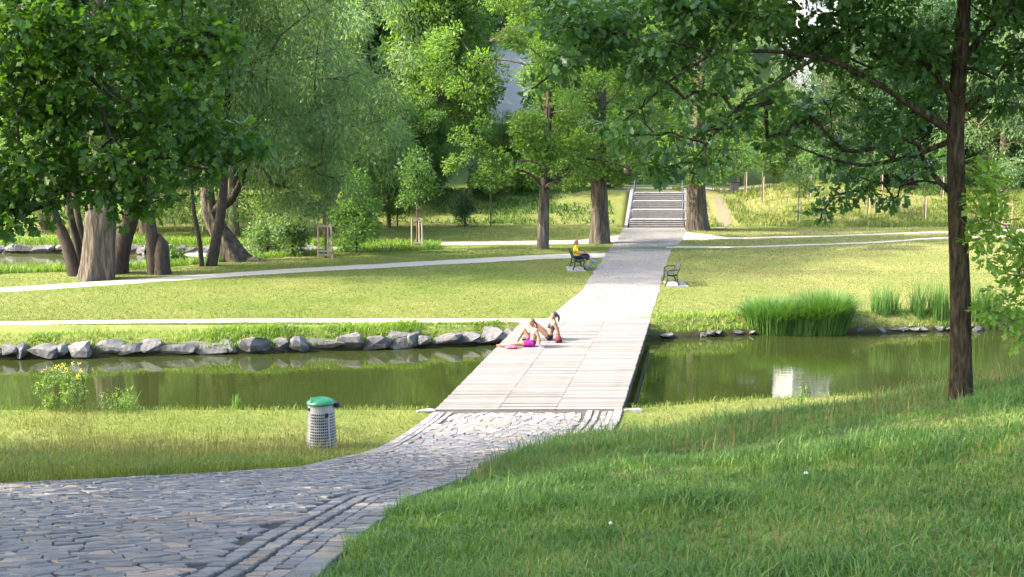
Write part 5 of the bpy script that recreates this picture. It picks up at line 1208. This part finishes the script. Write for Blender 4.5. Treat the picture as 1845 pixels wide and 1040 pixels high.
t = MB().box((0, 0, 0), (.62, .9, .014), bev=.005).build('towel', cloth('pale_towel', (.28, .21, .26), (.33, .15, .22), 9), None, loc=(w1.x + .05, w1.y + .02, .067), rz=.1); tag(t, 'thin pinkish towel spread on the deck under the sunbathers', 'towel')
# reader on the bench
r0 = Vector((bL.x + .02, bL.y - .12, .05))
J = dict(pelvis=(-.02, 0, .56), chest=(-.10, 0, .86), neck=(-.11, 0, 1.06), head=(-.05, 0, 1.20), look=(.9, -.05, -.42),
         arm_n=((-.10, -.20, 1.00), (.02, -.26, .76), (.24, -.12, .74), (.9, .4, -.1), (0, .3, -1), 1, .6), arm_f=((-.10, .20, 1.00), (.02, .26, .76), (.24, .12, .74), (.9, -.4, -.1), (0, -.3, -1), -1, .6),
         leg_n=((.0, -.10, .55), (.44, -.12, .55), (.52, -.14, .12), (.72, -.15, .05)), leg_f=((.0, .10, .56), (.46, .05, .64), (.72, -.02, .33), (.92, -.03, .36)))
p3, m3 = person(r0, 0, J, skin3, 'reader in yellow shirt and black trousers with crossed legs on the bench', hair_br, [(-.07, 0, .0), (-.10, 0, -.04), (-.10, 0, -.08)])
garment('shirt', m3, lambda V: ((near_seg(V, (-.02, 0, .58), (-.10, 0, .98), .27, -.1, 1.25) & (np.abs(V[:, 1]) < .24) & (V[:, 0] < .16) & (V[:, 2] > .58)) | near_seg(V, (-.10, -.20, 1.00), (.02, -.26, .76), .075, -.4, .75) | near_seg(V, (-.10, .20, 1.00), (.02, .26, .76), .075, -.4, .75)) & (V[:, 2] < 1.08), .014, cloth('yellow_cloth', (.55, .34, .006), (.62, .40, .01), 8), p3)
garment('trousers', m3, lambda V: (near_seg(V, (.0, -.10, .55), (.44, -.12, .55), .14, -.5, 1.2) | near_seg(V, (.0, .10, .56), (.46, .05, .64), .14, -.5, 1.2) | near_seg(V, (.44, -.12, .55), (.52, -.14, .12), .09, -.1, .35) | near_seg(V, (.46, .05, .64), (.72, -.02, .33), .09, -.1, .35)) & (V[:, 2] < .74) & ((V[:, 2] < .66) | (V[:, 0] > .2)) & ~near_seg(V, (.1, -.2, .76), (.3, 0, .76), .06, -1, 2), .012, cloth('black_trousers', (.012, .012, .018), (.025, .025, .035)), p3)
for Lg in (J['leg_n'], J['leg_f']): garment('shoe', m3, lambda V, Lg=Lg: near_seg(V, Lg[2], Lg[3], .085, -.35, 1.4) , .012, cloth('blue_shoe', (.04, .08, .2), (.12, .2, .36)), p3)
bk = empty('book', r0 + Vector((.36, .0, .80))); tag(bk, 'small red book held open in the lap of the reader', 'book')
for s in (-1, 1): MB().box((0, s * .065, .012), (.19, .13, .012), Matrix.Rotation(s * .25, 4, 'X') @ Matrix.Rotation(-.35, 4, 'Y'), .002).build('cover', mat('red_cover', (.42, .05, .06), 9, .6, 0), bk)

# ------------------------------------------------------------------ houses among the trees
wallm = mat('white_render', [(.3, (.42, .41, .425)), (.7, (.48, .47, .48))], 1.2, .9, .1); pinkm = mat('pink_render', [(.3, (.46, .30, .25)), (.7, (.56, .38, .32))], 1.2, .9, .1); roofm = mat('roof_tile', [(.3, (.22, .09, .055)), (.7, (.34, .15, .09))], 3, .85, .4, .03, stretch=(1, 1, 6)); glassm = mat('window_glass', (.05, .06, .075), 3, .08, 0, spec=.5); framem = mat('window_frame', (.7, .68, .64), 5, .6, 0)
def house(loc, rz, w, d, h, label, cols, floors, wings=(), roof=3.0):
    root = empty('house', loc, rz); tag(root, label, 'house'); MB().box((0, d / 2, h / 2 - 1), (w, d, h + 2)).build('wall', wallm, root)
    for (x0, x1, hh, m_) in wings: MB().box(((x0 + x1) / 2, d / 2 - .6, hh / 2 - 1), (x1 - x0, d, hh + 2)).build('bay', m_, root)
    rf = MB(); o_ = .6
    V = [(-w / 2 - o_, -o_, h), (w / 2 + o_, -o_, h), (w / 2 + o_, d + o_, h), (-w / 2 - o_, d + o_, h), (-w / 2 + roof, d / 2, h + roof), (w / 2 - roof, d / 2, h + roof)]
    rf._add(V, [(0, 1, 5, 4), (1, 2, 5), (2, 3, 4, 5), (3, 0, 4), (3, 2, 1, 0)]); r_ = rf.build('roof', roofm, root)
    MB().box((w * .2, d * .5, h + roof * .9), (.8, .8, 2.2)).build('chimney', pinkm, r_)
    for f in range(floors):
        for c in range(cols):
            x = -w / 2 + w * (c + .5) / cols + (w * .28 if cols == 1 else 0); z = h * (f + .55) / floors
            if any(x0 - .6 < x < x1 + .6 for (x0, x1, _, _) in wings): continue
            wd = MB().box((x, -.02, z), (1.25, .10, 1.9)).build('window', framem, root)
            MB().box((x - .28, -.06, z), (.46, .06, 1.66)).build('pane', glassm, wd); MB().box((x + .28, -.06, z), (.46, .06, 1.66)).build('pane', glassm, wd); MB().box((x, -.09, z - 1.0), (1.4, .16, .1)).build('sill', framem, wd)
xa = at(880, 122); house((xa + 5.2, 122, h1(xa, 122) - .5), math.radians(-7), 10.0, 9, 8.6, 'white house with a plain corner showing behind the lime trees', 1, 2)
xb = at(1440, 132); house((xb + 6.0, 132, h1(xb, 132) - .5), 0, 12.4, 10, 18.0, 'tall white house with a pinkish bay beyond the oak crown', 4, 4, [(2.6, 4.0, 20.0, pinkm), (4.2, 6.2, 19.0, wallm)])
